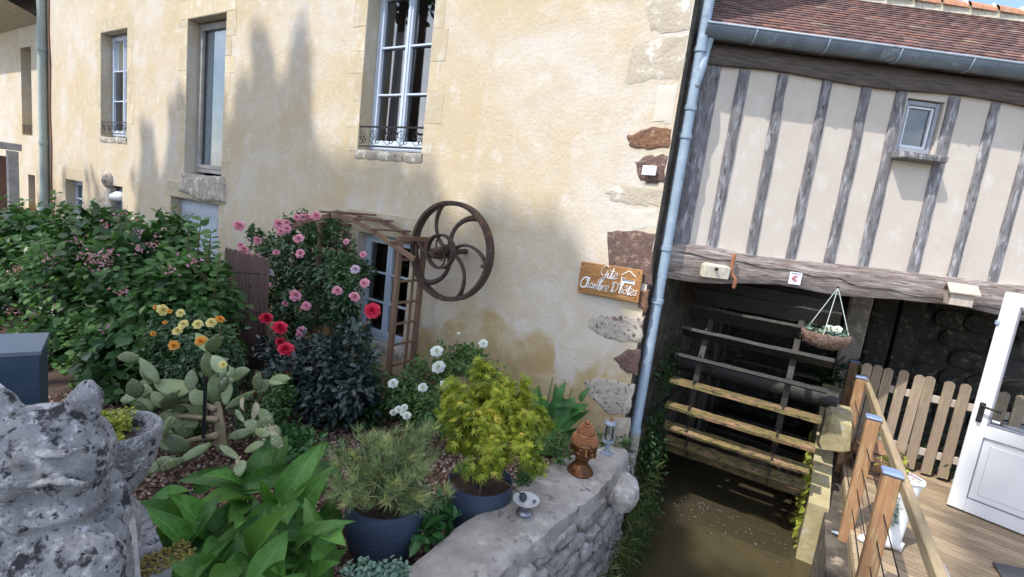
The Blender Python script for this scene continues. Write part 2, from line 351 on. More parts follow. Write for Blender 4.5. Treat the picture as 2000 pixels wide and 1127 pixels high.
M['curtain'] = mat('sheer_curtain', (.62, .72, .78), (.50, .60, .68), 3, .9, .1)
M['netcurt'] = mat('grey_net_curtain', (.30, .29, .28), (.24, .23, .23), 3, .9, .1)
M['inside'] = mat('dim_interior', (.10, .09, .085), (.08, .07, .065), 2, .9, 0)
M['road'] = mat('road_asphalt', (.06, .06, .06), (.045, .045, .045), 20, .9, .5)
M['ground'] = mat('field_ground', (.08, .10, .04), (.10, .08, .05), 1, .95, .5)
M['bed'] = mat('silty_channel_bed', (.46, .38, .25), (.30, .24, .15), 2.2, .95, .6, .02, spots=[((.10, .09, .05), 1.6, .54, .68)])
M['foam'] = mat('white_foam', (.7, .74, .8), None, 5, .6, 0)
M['mat'] = mat('grey_doormat', (.09, .09, .095), (.07, .07, .07), 40, .95, .8)
M['greyp'] = mat('grey_painted_panel', (.30, .32, .36), (.26, .28, .32), 3, .5, .1)
M['hub'] = mat('old_wooden_hub', (.30, .17, .09), (.16, .09, .055), 8, .8, .7, .005, stretch=(3, 3, 1))
M['brick'] = mat('brick_gatepost', (.22, .12, .09), (.16, .09, .07), 8, .9, .5)
M['greys'] = mat('grey_lintel', (.42, .40, .38), (.30, .29, .28), 8, .9, .5)

def glassmat(name, tint=(.9, .95, 1), base=.10, rough=.02):
    m, nt, p, out = newmat(name); nt.nodes.remove(p)
    g = nt.nodes.new('ShaderNodeBsdfGlossy'); g.inputs['Roughness'].default_value = rough; g.inputs[0].default_value = (1, 1, 1, 1)
    t = nt.nodes.new('ShaderNodeBsdfTransparent'); t.inputs[0].default_value = c4(tint)
    f = nt.nodes.new('ShaderNodeFresnel'); f.inputs[0].default_value = 1.5
    a = nt.nodes.new('ShaderNodeMath'); a.operation = 'ADD'; a.inputs[1].default_value = base; nt.links.new(f.outputs[0], a.inputs[0])
    s = nt.nodes.new('ShaderNodeMixShader'); nt.links.new(a.outputs[0], s.inputs[0]); nt.links.new(t.outputs[0], s.inputs[1]); nt.links.new(g.outputs[0], s.inputs[2])
    nt.links.new(s.outputs[0], out.inputs[0]); return m
M['glass'] = glassmat('window_glass', (.75, .78, .82), .10)
M['cleanglass'] = glassmat('clear_glass', (.93, .96, .97), .03)
M['jar'] = glassmat('lantern_glass', (.85, .85, .8), .06, .1)
def watermat():
    m, nt, p, out = newmat('stream_water'); nt.nodes.remove(p)
    g = nt.nodes.new('ShaderNodeBsdfGlossy'); g.inputs['Roughness'].default_value = .04
    t = nt.nodes.new('ShaderNodeBsdfTransparent'); t.inputs[0].default_value = (.42, .42, .32, 1)
    d = nt.nodes.new('ShaderNodeBsdfDiffuse'); d.inputs[0].default_value = (.14, .12, .075, 1)
    nzs = noise_node(nt, 5, 5, .6, stretch=(1, .5, 1), dist=1.2)
    b = N(nt, 'ShaderNodeBump', Strength=.5, Distance=.03); nt.links.new(nzs, b.inputs['Height'])
    nt.links.new(b.outputs[0], g.inputs['Normal'])
    f = nt.nodes.new('ShaderNodeFresnel'); f.inputs[0].default_value = 1.45; nt.links.new(b.outputs[0], f.inputs['Normal'])
    s0 = nt.nodes.new('ShaderNodeMixShader'); s0.inputs[0].default_value = .34; nt.links.new(t.outputs[0], s0.inputs[1]); nt.links.new(d.outputs[0], s0.inputs[2])
    s = nt.nodes.new('ShaderNodeMixShader'); nt.links.new(f.outputs[0], s.inputs[0]); nt.links.new(s0.outputs[0], s.inputs[1]); nt.links.new(g.outputs[0], s.inputs[2])
    nt.links.new(s.outputs[0], out.inputs[0]); return m
M['water'] = watermat()
L = {}
L['shrub'] = leafmat('shrub_leaf', (.06, .14, .045), (.14, .26, .085), .6, .35, (.22, .35, .13), spec=.22)
L['rose'] = leafmat('rose_leaf', (.03, .075, .03), (.07, .145, .055), .32, .22, (.09, .15, .06), spec=.5)
L['bluerose'] = leafmat('dark_glossy_rose_leaf', (.018, .038, .034), (.045, .075, .068), .30, .15, (.14, .17, .17), spec=.6)
L['whiterose'] = leafmat('light_rose_leaf', (.045, .11, .03), (.10, .20, .055), .45, .3, (.16, .26, .08))
L['maple'] = leafmat('golden_maple_leaf', (.09, .17, .015), (.40, .42, .035), .5, .3, (.60, .46, .06))
L['pine'] = leafmat('pine_needle', (.12, .20, .10), (.34, .40, .17), .5, .2, (.60, .56, .22))
L['canna'] = leafmat('broad_leaf', (.05, .145, .03), (.12, .27, .055), .40, .28, (.20, .37, .08), veins=True)
L['cannad'] = leafmat('dark_broad_leaf', (.03, .11, .03), (.06, .18, .045), .38, .25, (.09, .22, .05), veins=True)
L['moss'] = leafmat('yellow_moss', (.20, .24, .03), (.34, .36, .05), .6, .2)
L['grass'] = leafmat('bank_grass', (.03, .06, .012), (.08, .13, .03), .5, .3, (.20, .19, .08))
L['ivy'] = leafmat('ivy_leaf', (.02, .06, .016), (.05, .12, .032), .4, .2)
L['sedum'] = leafmat('blue_green_succulent', (.09, .17, .12), (.17, .27, .20), .5, .15, (.25, .34, .27))
L['treeleaf'] = leafmat('tree_leaf', (.02, .05, .018), (.05, .10, .03), .5, .2)
L['heart'] = leafmat('shrub_flower_pink', (.42, .16, .24), (.58, .28, .38), .6, .3, (.66, .42, .5))
def petal(name, c1, c2, tr=.3): return leafmat(name, c1, c2, .55, tr)
L['pink'] = petal('pink_petal', (.72, .24, .38), (.86, .46, .58)); L['red'] = petal('red_petal', (.48, .008, .03), (.66, .02, .07), .15)
L['yellow'] = petal('pale_yellow_petal', (.80, .64, .20), (.86, .76, .42)); L['orange'] = petal('orange_petal', (.80, .32, .05), (.88, .46, .10))
L['white'] = petal('white_petal', (.78, .80, .84), (.86, .87, .88)); L['lilac'] = petal('lilac_petal', (.56, .38, .56), (.72, .58, .72))
# ------------------------------------------------------------------ leaf helpers
T_LEAF = (np.array([[0, 0, 0], [.30, .22, .05], [.68, .20, .03], [1, 0, -.12], [.68, -.20, .03], [.30, -.22, .05], [.5, 0, -.02]]),
          [(0, 6, 1), (1, 6, 2), (2, 6, 3), (3, 6, 4), (4, 6, 5), (5, 6, 0)])
T_WIDE = (np.array([[0, 0, 0], [.22, .30, .04], [.62, .30, .02], [1, 0, -.14], [.62, -.30, .02], [.22, -.30, .04], [.45, 0, -.03]]), T_LEAF[1])
T_NEEDLE = (np.array([[0, .03, 0], [0, -.03, 0], [1, 0, -.05]]), [(0, 1, 2)])
T_BLADE = (np.array([[0, .035, 0], [0, -.035, 0], [.5, .03, .0], [.5, -.03, .0], [.85, .012, -.12], [1, 0, -.25]]), [(0, 1, 3, 2), (2, 3, 4), (4, 5, 3)])
def _maple():
    v = [[0, 0, 0]]; f = []
    angs = [-115, -95, -68, -45, -28, -10, 0, 10, 28, 45, 68, 95, 115]; rad = [.30, .20, .62, .24, .85, .26, 1.0, .26, .85, .24, .62, .20, .30]
    for a, r in zip(angs, rad): v.append([r * math.cos(math.radians(a)), r * math.sin(math.radians(a)), -.12 * r * r])
    for k in range(1, len(angs)): f.append((0, k, k + 1))
    return (np.array(v), f)
T_MAPLE = _maple()
RNG = np.random.default_rng(11)
def unit(a): return a / np.maximum(np.linalg.norm(a, axis=1, keepdims=True), 1e-9)
def leaves(name, m, parent, P, D, Nn, S, tmpl=T_LEAF, kind='stuff', tint=None, label=None):
    """P positions, D leaf directions, Nn leaf normals, S sizes -> one mesh of leaves"""
    P = np.asarray(P, float); n = len(P); tv, tf = tmpl
    D = unit(np.asarray(D, float)); Nn = np.asarray(Nn, float)
    B = unit(np.cross(Nn, D)); Nn = np.cross(D, B)
    off = origin_of(parent) if parent is not None else Vector()
    S = np.broadcast_to(np.asarray(S, float), (n,))
    v = (P[:, None, :] + S[:, None, None] * (tv[None, :, 0:1] * D[:, None, :] + tv[None, :, 1:2] * B[:, None, :] + tv[None, :, 2:3] * Nn[:, None, :])) - np.array(off)
    k = len(tv); verts = v.reshape(-1, 3)
    loops = []; starts = []; totals = []
    base = np.arange(n) * k
    fl = [np.array(f) for f in tf]; per = sum(len(f) for f in fl)
    tl = np.concatenate(fl); idx = (base[:, None] + tl[None, :]).ravel()
    lens = np.array([len(f) for f in fl]); st = np.concatenate([[0], np.cumsum(lens)[:-1]])
    starts = (np.arange(n)[:, None] * per + st[None, :]).ravel(); totals = np.tile(lens, n)
    me = bpy.data.meshes.new(name); me.vertices.add(len(verts)); me.vertices.foreach_set('co', verts.ravel().astype(np.float32))
    me.loops.add(len(idx)); me.loops.foreach_set('vertex_index', idx.astype(np.int32))
    me.polygons.add(len(starts)); me.polygons.foreach_set('loop_start', starts.astype(np.int32)); me.polygons.foreach_set('loop_total', totals.astype(np.int32))
    at = me.attributes.new('tint', 'FLOAT', 'POINT')
    if tint is None: tint = np.clip(RNG.normal(.45, .28, n), 0, 1)
    at.data.foreach_set('value', np.repeat(tint, k).astype(np.float32))
    me.update(); me.validate(); me.materials.append(m)
    o = link(name, me, parent, kind)
    if label: o['label'] = label
    return o
def sph(n): return unit(RNG.normal(size=(n, 3)))
def crown_points(cs, n, clumps=26, spread=.22, fill=.2, seed=None):
    """cs: ellipsoids (centre, radii). Leaves gather on clumps over the ellipsoids' shells, some inside."""
    w = np.array([r[0] * r[1] * r[2] for c, r in cs]) ** .67; w /= w.sum()
    P = []; D = []; tint = []
    for (c, r), f in zip(cs, w):
        m = int(n * f); c = np.array(c, float); r = np.array(r, float); kc = max(3, int(clumps * f + 1))
        cd = sph(kc); rad = RNG.uniform(.62, 1.06, (kc, 1)); cc = c + cd * r * rad; ct = RNG.uniform(-.22, .22, kc)
        k = RNG.integers(0, kc, m); p = cc[k] + RNG.normal(size=(m, 3)) * spread * r.mean()
        ins = RNG.random(m) < fill; q = c + sph(m) * r * (RNG.random((m, 1)) ** .5); p[ins] = q[ins]
        d = unit((p - c) / r); P.append(p); D.append(d); tint.append(np.clip(.45 + ct[k] + RNG.normal(0, .18, m), 0, 1))
    return np.concatenate(P), np.concatenate(D), np.concatenate(tint)
def foliage(name, m, parent, cs, n, size, tmpl=T_LEAF, clumps=26, spread=.22, fill=.2, up=.7, droop=.0, jit=.25, zmin=None):
    P, D, t = crown_points(cs, n, clumps, spread, fill)
    if zmin is not None:
        k = P[:, 2] > zmin; P, D, t = P[k], D[k], t[k]
    Nn = unit(D * .6 + np.array([0, 0, up]) + RNG.normal(size=P.shape) * .45)
    d = unit(np.cross(Nn, RNG.normal(size=P.shape)) + D * .7 + np.array([0, 0, -droop]))
    S = size * RNG.uniform(1 - jit, 1 + jit, len(P))
    return leaves(name, m, parent, P, d, Nn, S, tmpl, 'stuff', t)

_bl = {}
def bloom_mesh(key, m, full=True):
    """a cupped bloom of spiralling petals, radius about 1"""
    if key in _bl: return _bl[key]
    P = []; F = []; t = []
    rings = [(7, .62, 1.0, 1.15, -.05), (7, .55, .92, .80, .08), (6, .45, .80, .50, .18), (6, .34, .64, .25, .26), (5, .2, .46, .08, .34), (4, .08, .30, -.15, .40)] if full else [(6, .5, 1.0, 1.1, 0), (5, .35, .72, .8, .1), (4, .15, .4, .2, .2)]
    v = []; f = []
    for (cnt, rb, size, open_, z0) in rings:
        a0 = rnd.random() * 6
        for k in range(cnt):
            a = a0 + 2 * math.pi * k / cnt + U(-.12, .12); w = 4.6 / cnt * size * 1.15; n0 = len(v)
            ca, sa = math.cos(a), math.sin(a); L_ = size * U(.88, 1.1); op = open_ + U(-.15, .15)
            for i in range(4):
                u = i / 3
                rad = rb * .25 + L_ * (math.sin(op) * u * .85 + .1 * u); z = z0 + L_ * (math.cos(op) * u * .6) - .18 * u * u * max(op, 0)
                ww = w * (.35 + .8 * math.sin(min(1, u * .8 + .2) * 1.9)) * (.8 if i == 3 else 1)
                for s_ in (-1, 0, 1):
                    rr = rad - abs(s_) * ww * .22; x = rr * ca - s_ * ww * sa * .5; y = rr * sa + s_ * ww * ca * .5
                    v.append((x, y, z + abs(s_) * .10 * size + U(-.02, .02)))
            for i in range(3):
                for j in range(2):
                    b = n0 + i * 3 + j; f.append((b, b + 1, b + 4, b + 3))
            t += [rnd.random() * .9] * 12
    me = bpy.data.meshes.new('bloom'); me.from_pydata(v, [], f); me.materials.append(m); me.shade_smooth()
    at = me.attributes.new('tint', 'FLOAT', 'POINT'); at.data.foreach_set('value', t); me.update()
    _bl[key] = me; return me
def bloom(parent, col, pos, r, face=None, k=None):
    k = k if k is not None else rnd.randint(0, 2)
    o = link('bloom', bloom_mesh(col + str(k), L[col]), parent, None, pos)
    f = Vector(face) if face is not None else (-Vector(pos)).normalized() * .8 + Vector((0, 0, .45)) + Vector((U(-.4, .4), U(-.4, .4), U(-.3, .3)))
    r *= U(.74, 1.0); o.rotation_euler = f.to_track_quat('Z', 'Y').to_euler(); o.scale = (r, r, r * U(.8, 1.15))
    return o
def stems(parent, pts, m, r0=.012, name='stem'):
    for p in pts:
        mb = MB(); n = len(p); mb.tube(p, [r0 * (1 - .55 * i / (n - 1)) for i in range(n)], 6); mb.build(name, m, parent, True)
def curve(pts, n=12):
    """Catmull-Rom through pts"""
    P = [Vector(p) for p in pts]; P = [P[0] * 2 - P[1]] + P + [P[-1] * 2 - P[-2]]; out = []
    for i in range(1, len(P) - 2):
        for k in range(n):
            t = k / n; a, b, c, d = P[i - 1:i + 3]
            out.append(.5 * ((2 * b) + (c - a) * t + (2 * a - 5 * b + 4 * c - d) * t * t + (3 * b - a - 3 * c + d) * t ** 3))
    out.append(P[-2]); return out
def ball(mb, c, r, seg=12, rings=8, sq=(1, 1, 1), jit=0):
    c = Vector(c); b = len(mb.v)
    pr = [(math.sin(math.pi * i / rings), -math.cos(math.pi * i / rings)) for i in range(rings + 1)]
    for (q, z) in pr:
        for k in range(seg):
            a = 2 * math.pi * k / seg; s_ = 1 + U(-jit, jit)
            mb.v.append(tuple(c + Vector((q * math.cos(a) * sq[0], q * math.sin(a) * sq[1], z * sq[2])) * r * s_))
    for i in range(rings):
        for k in range(seg):
            a = b + i * seg + k; d = b + i * seg + (k + 1) % seg; mb.f.append((a, d, d + seg, a + seg))
def slab(name, poly, n, th, m, parent, sub=3, jit=.006, dome=.5):
    """irregular stone: polygon outline (3d points in order) bulging along n"""
    P = [Vector(p) for p in poly]; n = Vector(n).normalized(); out = []
    for i, p in enumerate(P):
        q = P[(i + 1) % len(P)]
        for k in range(sub): out.append(p.lerp(q, k / sub) + Vector((U(-jit, jit), U(-jit, jit) * .2, U(-jit, jit))))
    c = sum(out, Vector()) / len(out); mb = MB(); k = len(out)
    rings = [(1.0, -.02), (.985, th * .5), (.94, th * .9), (.72, th * (1 + dome * .25)), (.38, th * (1 + dome * .3))]
    for s_, h in rings:
        for p in out: mb.v.append(tuple(c + (p - c) * s_ + n * (h + (U(-.18, .18) * th if s_ < .97 else 0))))
    mb.v.append(tuple(c + n * th * (1 + dome * .3))); last = len(mb.v) - 1
    for i in range(len(rings) - 1):
        for j in range(k):
            a = i * k + j; b = i * k + (j + 1) % k; mb.f.append((a, b, b + k, a + k))
    for j in range(k): mb.f.append(((len(rings) - 1) * k + j, (len(rings) - 1) * k + (j + 1) % k, last))
    return mb.build(name, m, parent, True, sharp=50)

# ------------------------------------------------------------------ setting
def sheet(name, pts, m, sub=0):
    mb = MB(); mb.add(pts, [tuple(range(len(pts)))]); o = mb.build(name, m); o['kind'] = 'structure'; return o
sheet('ground', [(-900, -900, -3.9), (900, -900, -3.9), (900, 900, -3.9), (-900, 900, -3.9)], M['ground'])
mb = MB(); mb.box((-19.0, -13.5, -2.4), (60, 28, 1.5)); o = mb.build('road', M['road']); o['kind'] = 'structure'
# keep the road's edge behind the parapet
o.location = (0, .32, 0)
mb = MB(); nx, ny = 70, 28
X0, X1, Y0, Y1 = -26.0, -1.25, .30, YW + .05
for j in range(ny + 1):
    for i in range(nx + 1):
        x = X0 + (X1 - X0) * (i / nx) ** .6; y = Y0 + (Y1 - Y0) * j / ny
        mb.v.append((x, y, G - .012 + .05 * noise.noise(Vector((x * 1.3, y * 1.3, 0)))))
for j in range(ny):
    for i in range(nx):
        a = j * (nx + 1) + i; mb.f.append((a, a + 1, a + nx + 2, a + nx + 1))
o = mb.build('garden_bed', M['soil'], smooth=True); o['kind'] = 'structure'
mb = MB(); mb.box((-13.7, 2.3, -3.0), (24.6, 4.1, 1.6)); o = mb.build('garden_bank', M['soil']); o['kind'] = 'structure'
sheet('channel_bed', [(-1.6, -12, -3.25), (1.4, -12, -3.25), (1.4, 11, -3.25), (-1.6, 11, -3.25)], M['bed'])
o = sheet('water', [(-1.5, -12, WATER), (1.3, -12, WATER), (1.3, 10.8, WATER), (-1.5, 10.8, WATER)], M['water'])
mb = MB(); mb.box((7.2, 2.0, -3.2), (13.0, 26, 1.5)); o = mb.build('right_bank', M['soil']); o['kind'] = 'structure'
# gravel
L['gravel'] = leafmat('gravel_stone', (.10, .055, .04), (.30, .19, .14), .9, 0, (.52, .45, .37), spec=.2)
T_STONE = (np.array([[-.5, -.35, -.2], [.5, -.3, -.2], [.42, .4, -.2], [-.38, .36, -.2], [-.2, -.12, .25], [.25, -.05, .28], [.1, .2, .22]]), [(0, 1, 5, 4), (1, 2, 6, 5), (2, 3, 4, 6), (3, 0, 4), (4, 5, 6)])
n = 24000
x = -1.3 - RNG.random(n) ** 1.25 * 4.4; y = .9 + RNG.random(n) * 3.45
z = np.array([G + .05 * noise.noise(Vector((a * 1.3, b * 1.3, 0))) for a, b in zip(x, y)])
D = np.stack([np.cos(x * 999), np.sin(x * 999), RNG.normal(0, .25, n)], 1); Nn = np.stack([RNG.normal(0, .3, n), RNG.normal(0, .3, n), np.ones(n)], 1)
leaves('gravel', L['gravel'], None, np.stack([x, y, z], 1), D, Nn, RNG.uniform(.014, .036, n), T_STONE, 'stuff', RNG.random(n))

# ------------------------------------------------------------------ main house
house = thing('stone_house', 'long cream rendered stone house with pale windows and brown corner stones', 'house', (-8, YW, G))
WX0 = -16.25; ZT = 5.3
def wall_with_openings(x0, x1, z0, z1, ops, depth, name, parent, m, y=YW):
    xs = sorted({x0, x1} | {v for o in ops for v in o[:2]}); zs = sorted({z0, z1} | {v for o in ops for v in o[2:4]})
    mb = MB()
    for i in range(len(xs) - 1):
        for j in range(len(zs) - 1):
            cx, cz = (xs[i] + xs[i + 1]) / 2, (zs[j] + zs[j + 1]) / 2
            if any(o[0] < cx < o[1] and o[2] < cz < o[3] for o in ops): continue
            mb.quad((xs[i], y, zs[j]), (xs[i + 1], y, zs[j]), (xs[i + 1], y, zs[j + 1]), (xs[i], y, zs[j + 1]))
    for a, b, c, d in [o[:4] for o in ops]:
        y2 = y + depth
        mb.quad((a, y, c), (a, y, d), (a, y2, d), (a, y2, c)); mb.quad((b, y, c), (b, y, d), (b, y2, d), (b, y2, c))
        mb.quad((a, y, d), (b, y, d), (b, y2, d), (a, y2, d)); mb.quad((a, y, c), (b, y, c), (b, y2, c), (a, y2, c))
    return mb.build(name, m, parent)
OPS = [(-15.12, -14.1, -1.35, -.47), (-12.92, -12.06, -1.35, -.43), (-13.13, -11.9, .52, 2.6), (-9.6, -8.4, -.02, 2.54),
       (-10.06, -8.43, G - .2, -.44), (-5.2, -4.1, .55, 2.56), (-5.06, -4.12, -1.86, -.46)]
wall_with_openings(WX0, XC, -3.9, ZT, OPS, .34, 'wall', house, M['stucco'])
mb = MB()
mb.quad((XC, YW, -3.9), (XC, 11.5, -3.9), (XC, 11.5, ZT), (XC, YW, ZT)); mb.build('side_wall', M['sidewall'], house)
mb = MB(); mb.quad((WX0, 11.5, -3.9), (XC, 11.5, -3.9), (XC, 11.5, ZT), (WX0, 11.5, ZT)); mb.quad((WX0, YW, 3), (WX0, 11.5, 3), (WX0, 11.5, ZT), (WX0, YW, ZT)); mb.build('rear_wall', M['stucco'], house)
mb = MB(); mb.add([(WX0 - .2, YW - .18, ZT - .1), (XC + .05, YW - .18, ZT - .1), (XC + .05, 8, ZT + 3.2), (WX0 - .2, 8, ZT + 3.2), (XC + .05, 11.7, ZT - .1), (WX0 - .2, 11.7, ZT - .1)], [(0, 1, 2, 3), (3, 2, 4, 5), (1, 4, 2), (0, 3, 5)]); mb.build('roof', TILE[1], house)
for z in (.0, ZT - .15):      # floors keep the rooms dim
    mb = MB(); mb.box(((WX0 + XC) / 2, 8.0, z - .15), (XC - WX0 - .1, 6.1, .2)); mb.build('floor', M['inside'], house)
mb = MB()
for x in (-13.8, -11.3, -7.4, -3.2): MB().box((x, 8.0, 1.5), (.15, 6.0, 7.2)).build('inner_wall', M['inside'], house)

def window(x0, x1, z0, z1, yd, cols, rows, m, fr=.055, mb_=.024, house=house, glass='glass', name='window'):
    """casement: outer frame and leaves; panes as sub-parts"""
    y = YW + yd; mbw = MB(); w = x1 - x0; nl = 2 if cols == 2 else 1
    mbw.box(((x0 + x1) / 2, y, z0 + fr / 2), (w, .06, fr), ch=.006); mbw.box(((x0 + x1) / 2, y, z1 - fr / 2), (w, .06, fr), ch=.006)
    mbw.box((x0 + fr / 2, y, (z0 + z1) / 2), (fr, .058, z1 - z0 - 2 * fr), ch=.006); mbw.box((x1 - fr / 2, y, (z0 + z1) / 2), (fr, .058, z1 - z0 - 2 * fr), ch=.006)
    f = mbw.build(name, m, house)
    cw = (w - 2 * fr) / cols; st = .042
    for c in range(cols):
        a = x0 + fr + c * cw + .002; b = a + cw - .004; lf = MB(); yy = y - .014
        lf.box((a + st / 2, yy, (z0 + z1) / 2), (st, .05, z1 - z0 - 2 * fr - .004), ch=.005); lf.box((b - st / 2, yy, (z0 + z1) / 2), (st, .05, z1 - z0 - 2 * fr - .004), ch=.005)
        lf.box(((a + b) / 2, yy, z0 + fr + st / 2 + .012), (b - a - 2 * st, .05, st + .02), ch=.005); lf.box(((a + b) / 2, yy, z1 - fr - st / 2), (b - a - 2 * st, .05, st), ch=.005)
        zz0 = z0 + fr + st + .02; zz1 = z1 - fr - st; ph = (zz1 - zz0) / rows
        for r in range(1, rows): lf.box(((a + b) / 2, yy - .003, zz0 + r * ph), (b - a - 2 * st, .036, mb_), ch=.004)
        lf.build('sash', m, f)
        for r in range(rows):
            g = MB(); g.quad((a + st, y + .008, zz0 + r * ph), (b - st, y + .008, zz0 + r * ph), (b - st, y + .008, zz0 + (r + 1) * ph), (a + st, y + .008, zz0 + (r + 1) * ph)); g.build('pane', M[glass], f)
    if cols == 2:
        c = MB(); c.box(((x0 + x1) / 2, y - .045, (z0 + z1) / 2), (.030, .018, z1 - z0 - 2 * fr - .02), ch=.004); c.build('closing_strip', m, f)
    return f
w_big = window(-5.2, -4.1, .60, 2.52, .22, 2, 3, M['paint'])
w_left = window(-13.13, -11.9, .58, 2.58, .22, 2, 3, M['paint'])
w_tall = window(-9.58, -8.41, .05, 2.52, .21, 1, 1, M['greys'], fr=.07)
w_low = window(-5.06, -4.12, -1.84, -.48, .16, 2, 3, M['paint'])
w_s1 = window(-15.12, -14.1, -1.33, -.48, .2, 2, 2, M['paint'])
w_s2 = window(-12.9, -12.07, -1.33, -.48, .2, 2, 1, M['paint'])
def wavy(x0, x1, z0, z1, y, name, m, parent, amp=.03, n=60, top=.0):
    mb = MB()
    for i in range(n + 1):
        t = i / n; x = x0 + (x1 - x0) * t; d = amp * (math.sin(t * 21 + 1) + .5 * math.sin(t * 47))
        mb.v += [(x, y + d * .7, z1), (x + .01 * math.sin(t * 9), y + d, (z0 + z1) / 2), (x + .02 * math.sin(t * 7 + 2), y + d * 1.3, z0)]
    for i in range(n):
        for j in range(2): a = i * 3 + j; mb.f.append((a, a + 1, a + 4, a + 3))
    return mb.build(name, m, parent, True)
wavy(-9.56, -8.43, .1, 2.48, YW + .27, 'curtain', M['curtain'], w_tall)
wavy(-5.12, -4.86, .62, 2.1, YW + .36, 'curtain', M['netcurt'], w_big, .015)
wavy(-4.42, -4.2, .62, 2.3, YW + .36, 'curtain', M['netcurt'], w_big, .015)
wavy(-12.95, -12.1, .7, 2.5, YW + .34, 'curtain', M['netcurt'], w_left, .02)
# sills and dressed surrounds
def jamb(x0, x1, z0, z1, top=True, seed=1, sill=True, wd=.17):
    r = random.Random(seed)
    for side in (-1, 1):
        z = z0
        k = 0
        while z < z1 - .05:
            h = min(r.uniform(.26, .40), z1 - z); w = wd + (.07 if k % 2 else -.02) + r.uniform(-.01, .02); k += 1
            xa = x0 - w if side < 0 else x1; mb = MB()
            mb.box((xa + w / 2, YW + .0215, z + h / 2), (w - .002, .05, h - .004), j=.002, ch=.004); mb.build('surround_stone', M['surround'], house); z += h
    if top:
        mb = MB(); mb.box(((x0 + x1) / 2, YW + .02, z1 + .14), (x1 - x0 + .5, .046, .27), j=.002, ch=.006); mb.build('lintel', M['surround'], house)
    if sill:
        mb = MB(); n = 26; x_0, x_1 = x0 - .03, x1 + .02
        for i in range(n + 1):
            x = x_0 + (x_1 - x_0) * i / n; dz = .012 * noise.noise(Vector((x * 9, 0, 3))); dy = .02 * noise.noise(Vector((x * 7, 4, 0)))
            for (yy, zz) in ((YW + .24, z0 + .03), (YW - .018 + dy, z0 + .018 + dz), (YW - .026 + dy, z0 - .03 + dz), (YW - .008, z0 - .09 + dz * 2), (YW + .02, z0 - .09)): mb.v.append((x, yy, zz))
        for i in range(n):
            for k in range(4): a = i * 5 + k; mb.f.append((a, a + 1, a + 6, a + 5))
        mb.f += [(0, 1, 2, 3, 4), tuple(n * 5 + k for k in range(5))]
        mb.build('window_sill', M['sillstone'], house, True, sharp=35)
jamb(-5.2, -4.1, .55, 2.56, seed=3); jamb(-13.13, -11.9, .52, 2.6, seed=4, wd=.2); jamb(-9.6, -8.4, -.02, 2.54, seed=5, wd=.2)
jamb(-5.06, -4.12, -1.86, -.46, seed=6, wd=.15); jamb(-10.06, -8.43, G, -.44, seed=7, sill=False, top=False); jamb(-15.12, -14.1, -1.35, -.47, seed=8, wd=.22); jamb(-12.92, -12.06, -1.35, -.43, seed=9, top=False)
# big weathered stone between the tall window and the door, and a worn corbel
slab('door_lintel', [aty(350, 372, YW), aty(360, 347, YW), aty(440, 344, YW), aty(443, 396, YW), aty(400, 394, YW)], (0, -1, 0), .05, M['sillstone'], house, 4, .012)
slab('door_head', [(-10.2, YW, -.43), (-10.2, YW, -.16), (-8.25, YW, -.12), (-8.25, YW, -.43)], (0, -1, 0), .02, M['surround'], house, 4, .01, .1)
mb = MB(); ball(mb, aty(212, 351, YW - .02), .17, 14, 9, (1, .7, .95), .1); mb.build('corbel', M['spotstone'], house, True)
mb = MB(); mb.box(aty(216, 385, YW + .05), (.28, .12, .5), j=.02, ch=.03); mb.build('broken_jamb', M['sillstone'], house)
mb = MB(); mb.lathe([(0, 0), (.12, .01), (.17, .05), (.15, .12), (.06, .19), (0, .2)], aty(232, 393, YW + .02), 16); mb.build('light_globe', M['whiteen'], house, True)
# plank door
door = MB(); door.box((-9.24, YW + .20, (G - .44) / 2 - .0), (1.58, .03, abs(G) - .44 + .1)); dr = door.build('door', M['doorp'], house)
for k in range(9):
    d = MB(); d.box((-9.24 - .72 + k * .18, YW + .175, (G - .48) / 2), (.172, .02, abs(G) - .50), ch=.005); d.build('plank', M['doorp'], dr)
d = MB(); d.box((-9.24, YW + .16, -.62), (1.46, .02, .14), ch=.004); d.build('ledge', M['doorp'], dr)
# iron window guards
def scroll(mb, c, r, s=1, turns=1.35, th=.0045):
    pts = []
    for i in range(20):
        a = i / 19 * turns * 2 * math.pi; rr = r * (1 - .75 * i / 19); pts.append((c[0] + s * rr * math.cos(a), c[1], c[2] + rr * math.sin(a)))
    mb.tube(pts, th, 5)
def guard(x0, x1, z0, z1, n):
    y = YW + .02; mb = MB()
    mb.bar((x0, y, z1), (x1, y, z1), .022, .02); mb.bar((x0, y, z0 + .02), (x1, y, z0 + .02), .014, .014)
    for x in (x0 + .02, x1 - .02): mb.bar((x, y, z0 - .03), (x, y, z1), .018, .018)
    mb.bar((x0 + .02, y, z1 - .01), (x0 + .02, y + .16, z1 - .01), .015, .015); mb.bar((x1 - .02, y, z1 - .01), (x1 - .02, y + .16, z1 - .01), .015, .015)
    f = mb.build('window_guard', M['iron'], house); w = (x1 - x0) / n
    for i in range(n):
        c = x0 + w * (i + .5); s_ = MB(); h = (z1 - z0); scroll(s_, (c - w * .16, y, z0 + h * .62), w * .26, 1); scroll(s_, (c + w * .16, y, z0 + h * .36), w * .24, -1, 1.2)
        s_.tube(curve([(c - w * .42, y, z0 + h * .4), (c, y, z0 + h * .2), (c + w * .3, y, z0 + h * .75)], 6), .004, 5); s_.build('scroll', M['iron'], f, True)
guard(-5.28, -4.08, .60, .86, 5); guard(-13.16, -11.92, .60, .84, 5)
